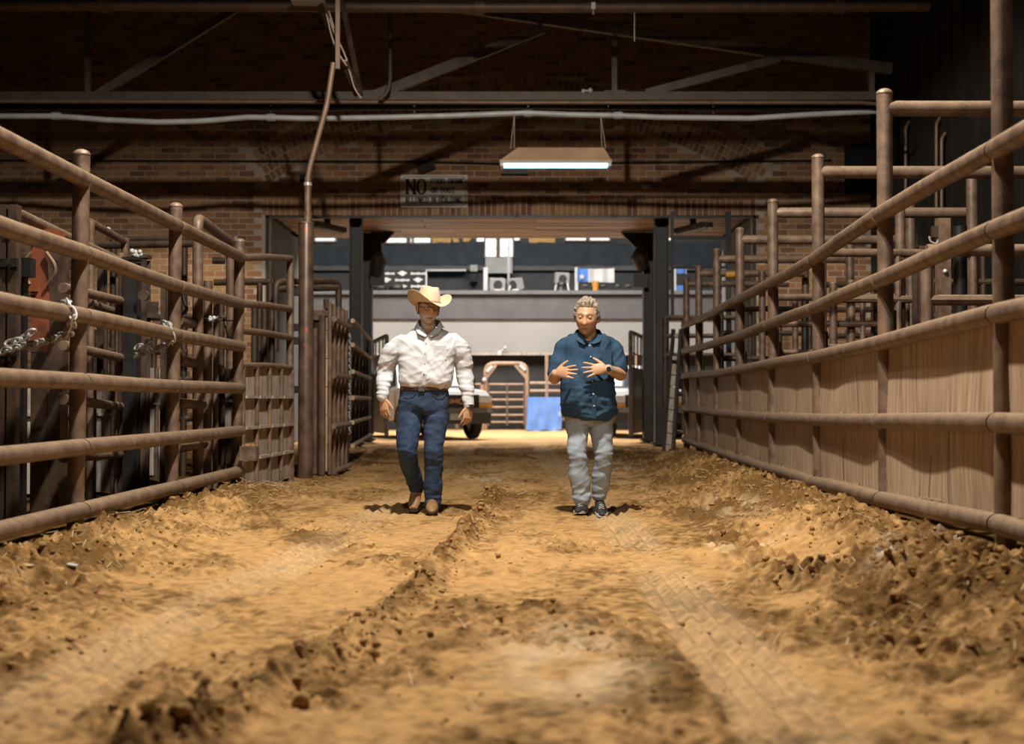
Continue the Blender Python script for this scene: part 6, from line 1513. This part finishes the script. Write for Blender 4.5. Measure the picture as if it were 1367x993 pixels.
# ------------------------------------------------------------------ man in blue
B = Fig(11.3)
rb = thing('person', 'grey-haired man in untucked dark blue shirt talking with both hands raised', 'person', (B.p(788, 600).x, 11.3, gz(B.p(788, 600).x, 11.3)))
hcB = B.p(782.5, 425.5, -.10); RB = euler_R(-.20, .16, .05); sB = 1.20
mb = MB()
head_mesh(mb, hcB, RB, sB)
mb.tube([hcB + RB @ Vector((0, .03, -.03)), B.p(784, 444, -.03), B.p(785, 452, -.01), B.p(785.5, 462, -.015), B.p(786, 474, -.01)], [.072, .074, .082, .105, .125], 16)
mb.ball(B.p(786, 480, .0), (.18, .11, .2), 18, 12); mb.tube([B.p(786, 475, 0), B.p(787, 530, .0), B.p(787, 552, .01)], [.15, .15, .14], 16, flat=.8)
limb(mb, B, [(758, 462, .02, .06), (747, 480, .0, .055), (741, 503, -.04, .05), (739.5, 504, -.12, .048), (740.5, 499.5, -.24, .036)])
limb(mb, B, [(814, 462, .02, .06), (824, 478, .02, .057), (829, 499, .0, .052), (822, 498, -.10, .05), (812, 494.5, -.21, .037), (807, 493, -.25, .033)])
hand(mb, B.p(741.5, 498.5, -.25), (1.0, -.75, .06), (.75, 1, -.15), 1, 1.12, (.12, .15, .2, .25), .11, .85)
hand(mb, B.p(806, 493, -.26), (-1.0, -.12, -.06), (-.1, 1, -.2), -1, 1.12, (.04, .05, .08, .1), .20, .95)
for hx, kn, an in (((770, 560, .01), (769.5, 607, -.05), (777, 664, -.02)), ((804, 560, .01), (805, 608, -.01), (801.5, 660, .10))):
    limb(mb, B, [(*hx, .085), (*kn, .055), (*an, .042)])
me_ = remesh('body', mb, .0046, 3, M['skin_b'])
paint_body(me_, hcB, RB, sB, (.53, .315, .19), (.36, .28, .21), lambda X, Yv, Z: .5 * ((Z < -.045) & (Yv < .0)) * np.clip((-.04 - Z) / .03, 0, 1) * np.where((np.abs(X) < .028) & (Z > -.085) & (Z < -.06), .2, 1.0), (.36, .16, .11))
put('body', me_, rb)
add_eyes(rb, hcB, RB, sB, (0, -1, -.6), lid=mat('eyelid_skin', (.45, .25, .15), None, 20, .5))
# hair: swept back from a clear forehead, short at the sides
mb = MB(); n, m = 90, 40; vs = []; fs = []
for i in range(m + 1):
    for k in range(n):
        a = 2 * math.pi * k / n; ph = (i / m) * 2.0
        x, y, z = math.sin(ph) * math.cos(a), math.sin(ph) * math.sin(a), math.cos(ph)
        fr_ = min(1, max(0, (-math.sin(a) - .30) / .35)); fr_ = fr_ * fr_ * (3 - 2 * fr_)
        bk_ = min(1, max(0, math.sin(a)))
        pm = (1 - fr_) * (1.72 + .28 * bk_) + fr_ * .86          # how far down the hair reaches at this bearing
        pp = min(ph, pm); x, y, z = math.sin(pp) * math.cos(a), math.sin(pp) * math.sin(a), math.cos(pp)
        edge_ = min(1, max(0, (pm - ph) / .25))
        cu = float(fbm(np.array([x * 9 + z * 4]), np.array([y * 9 - z * 6]), 61, 3)[0]) - .5
        bump = (-.004 + edge_ * (.012 + .040 * cu + .016 * max(0, z) * (1 + .8 * max(0, -y))))
        tw = .0 if ph <= pm else -.006
        vs.append(hcB + RB @ (Vector((x * (.078 + bump + tw), y * (.098 + bump + tw), z * (.12 + bump + tw))) * sB))
for i in range(m):
    for k in range(n): fs.append((i * n + k, (i + 1) * n + k, (i + 1) * n + (k + 1) % n, i * n + (k + 1) % n))
mb.add(vs, fs); hr_ = obj('hair', mb, M['hair'], rb, sharp=180)
# shirt
mb = MB()
rings(mb, B, [(442, 771, 800, .085, .02), (446, 763, 807, .108, .02), (450, 756.5, 814, .12, .015), (456, 752, 818.5, .132, .012), (464, 750, 820, .14, .01), (476, 750, 820, .15, 0), (492, 750, 818, .16, -.01), (510, 749.5, 818.5, .172, -.02), (528, 749.5, 821, .178, -.02), (543, 750.5, 823, .172, -.015), (552, 752, 824, .165, -.01), (557, 758, 821, .155, -.01), (561, 770, 812, .145, -.01)])
limb(mb, B, [(760, 461, .02, .080), (751, 470, .01, .082), (746, 484, -.01, .080), (743, 496, -.03, .076)])
limb(mb, B, [(811, 461, .02, .080), (820, 469, .02, .082), (823.5, 481, .01, .080), (825.5, 489, .0, .078)])
me_ = remesh('shirt', mb, .0085, 3, M['blue_shirt'])
folds(me_, .016, [(5, 6, 6, 33, 1.0), (10, 11, -9, 35, .7), (12, 3, 2, 38, .7)])
folds(me_, .014, [(4, 20, 6, 41, 1.0)], wt=lambda a: np.clip((B.p(0, 520).z - a[:, 2]) / .1, 0, 1))
xn = B.p(785, 440).x
cut_neck(me_, lambda c: (c.y < 11.28 and c.z > B.p(0, 459).z and abs(c.x - xn) < (c.z - B.p(0, 459).z) * .85) or c.z > B.p(0, 445.5).z)
shB = put('shirt', me_, rb)
pts = [on_front(me_, rb, B.p(px, py).x, B.p(px, py).z) for px, py in ((786, 456), (786.5, 470), (787.5, 485), (789, 500), (790, 515), (790.7, 530), (791, 545), (791, 558))]
mb = MB()
for p0_, p1_ in zip(pts[:-1], pts[1:]): mb.beam(p0_, p1_, .034, .008, up=(0, -1, 0))
obj('placket', mb, M['blue_shirt'], shB)
for px, py in ((786, 462), (787, 477), (789, 509), (790, 526), (791, 541.5)):
    mb = MB(); q = on_front(me_, rb, B.p(px, py).x, B.p(px, py).z); mb.lathe([(0, -.013), (.0075, -.012), (.0075, 0)], q, 10, 'y'); obj('button', mb, M['white'], shB)
pt_, pb_ = [], []
for px, py, dy, px2, py2, dy2 in ((784, 459, -.135, 779, 461, -.15), (777, 451.5, -.11, 772, 457, -.142), (770.5, 444, -.05, 766.5, 450.5, -.075), (770, 440, .03, 765, 449, .05), (777, 437, .085, 775, 447, .12), (794, 437, .085, 796, 447, .12), (800.5, 440, .03, 806, 449, .05), (800, 445, -.05, 804, 451, -.075), (793.5, 452.5, -.11, 798, 457.5, -.142), (787, 459, -.135, 791, 460, -.15)):
    pt_.append(B.p(px, py, dy)); pb_.append(B.p(px2, py2, dy2))
obj('collar', band(pt_, pb_), M['blue_shirt'], shB, sharp=60)
mb = MB(); q = on_front(me_, rb, B.p(806, 478).x, B.p(806, 478).z); mb.prism([q + Vector((dx, .004, dz)) for dx, dz in ((-.06, .06), (.055, .06), (.055, -.06), (0, -.075), (-.06, -.06))], (0, .03, 0)); obj('pocket', mb, M['blue_shirt'], shB)
mb = MB(); mb.tube([B.p(811, 494.4, -.222), B.p(808.2, 493.4, -.243)], .041, 16); wt_ = obj('watch_strap', mb, M['galv'], rb)
mb = MB(); q = B.p(809.4, 493.6, -.272); mb.lathe([(0, -.012), (.018, -.012), (.021, -.006), (.021, .006)], q, 16, 'y'); obj('watch_face', mb, M['black_steel'], wt_)
# jeans
mb = MB()
rings(mb, B, [(540, 754, 821, .14, 0), (550, 753.5, 821, .14, 0), (558, 753.5, 820.5, .135, .005), (565, 755, 819, .12, .005), (569, 764, 810, .09, .005)])
limb(mb, B, [(770.5, 562, .01, .104), (770.5, 581, -.03, .090), (770, 606, -.06, .073), (771.5, 622, -.04, .078), (773.5, 640, -.02, .082), (775.5, 655, -.01, .078), (777, 666, -.01, .070)])
limb(mb, B, [(803, 562, .01, .104), (803.5, 581, .0, .094), (805.5, 607, -.01, .074), (805, 622, .03, .076), (803.5, 638, .06, .078), (802, 652, .09, .074), (801, 661, .10, .064)])
me_ = remesh('jeans', mb, .0085, 3, M['grey_jeans'])
folds(me_, .013, [(6, 9, 7, 51, .8), (10, 14, -9, 53, .7), (16, 6, 5, 54, .4)])
zk = B.p(570, 608).z; zh = B.p(570, 648).z
folds(me_, .008, [(4, 17, 7, 55, 1.0), (7, 26, -9, 56, .6)], wt=lambda a: .9 * np.exp(-((a[:, 2] - zk) / .07) ** 2) + 1.3 * np.clip((zh + .05 - a[:, 2]) / .1, 0, 1))
put('jeans', me_, rb)
tz = gz(B.p(775, 600).x, 11.25); tz2 = gz(B.p(802, 600).x, 11.3)
def fl(px, dy, z): q = B.p(px, 600, dy); return Vector((q.x, q.y, z))
s1 = shoe(rb, 'shoe', fl(779, .06, tz + .012), fl(775, -.09, tz + .006), fl(770.5, -.17, tz + .02), .052, M['black_shoe'], M['conduit'], .055)
s2 = shoe(rb, 'shoe', fl(801.5, .13, tz2 + .045), fl(802.5, .0, tz2 + .008), fl(803, -.09, tz2 + .004), .052, M['black_shoe'], M['conduit'], .055)
for s_, px, dy, z in ((s1, 774.5, -.115, tz + .062), (s2, 802.5, -.03, tz2 + .07)):
    mb = MB()
    for k in range(3): mb.tube([fl(px - 3.5, dy + k * .025, z + k * .012 - .004), fl(px, dy + k * .025 - .004, z + k * .012 + .006), fl(px + 3.5, dy + k * .025, z + k * .012 - .004)], .004, 5)
    obj('laces', mb, M['conduit'], s_)
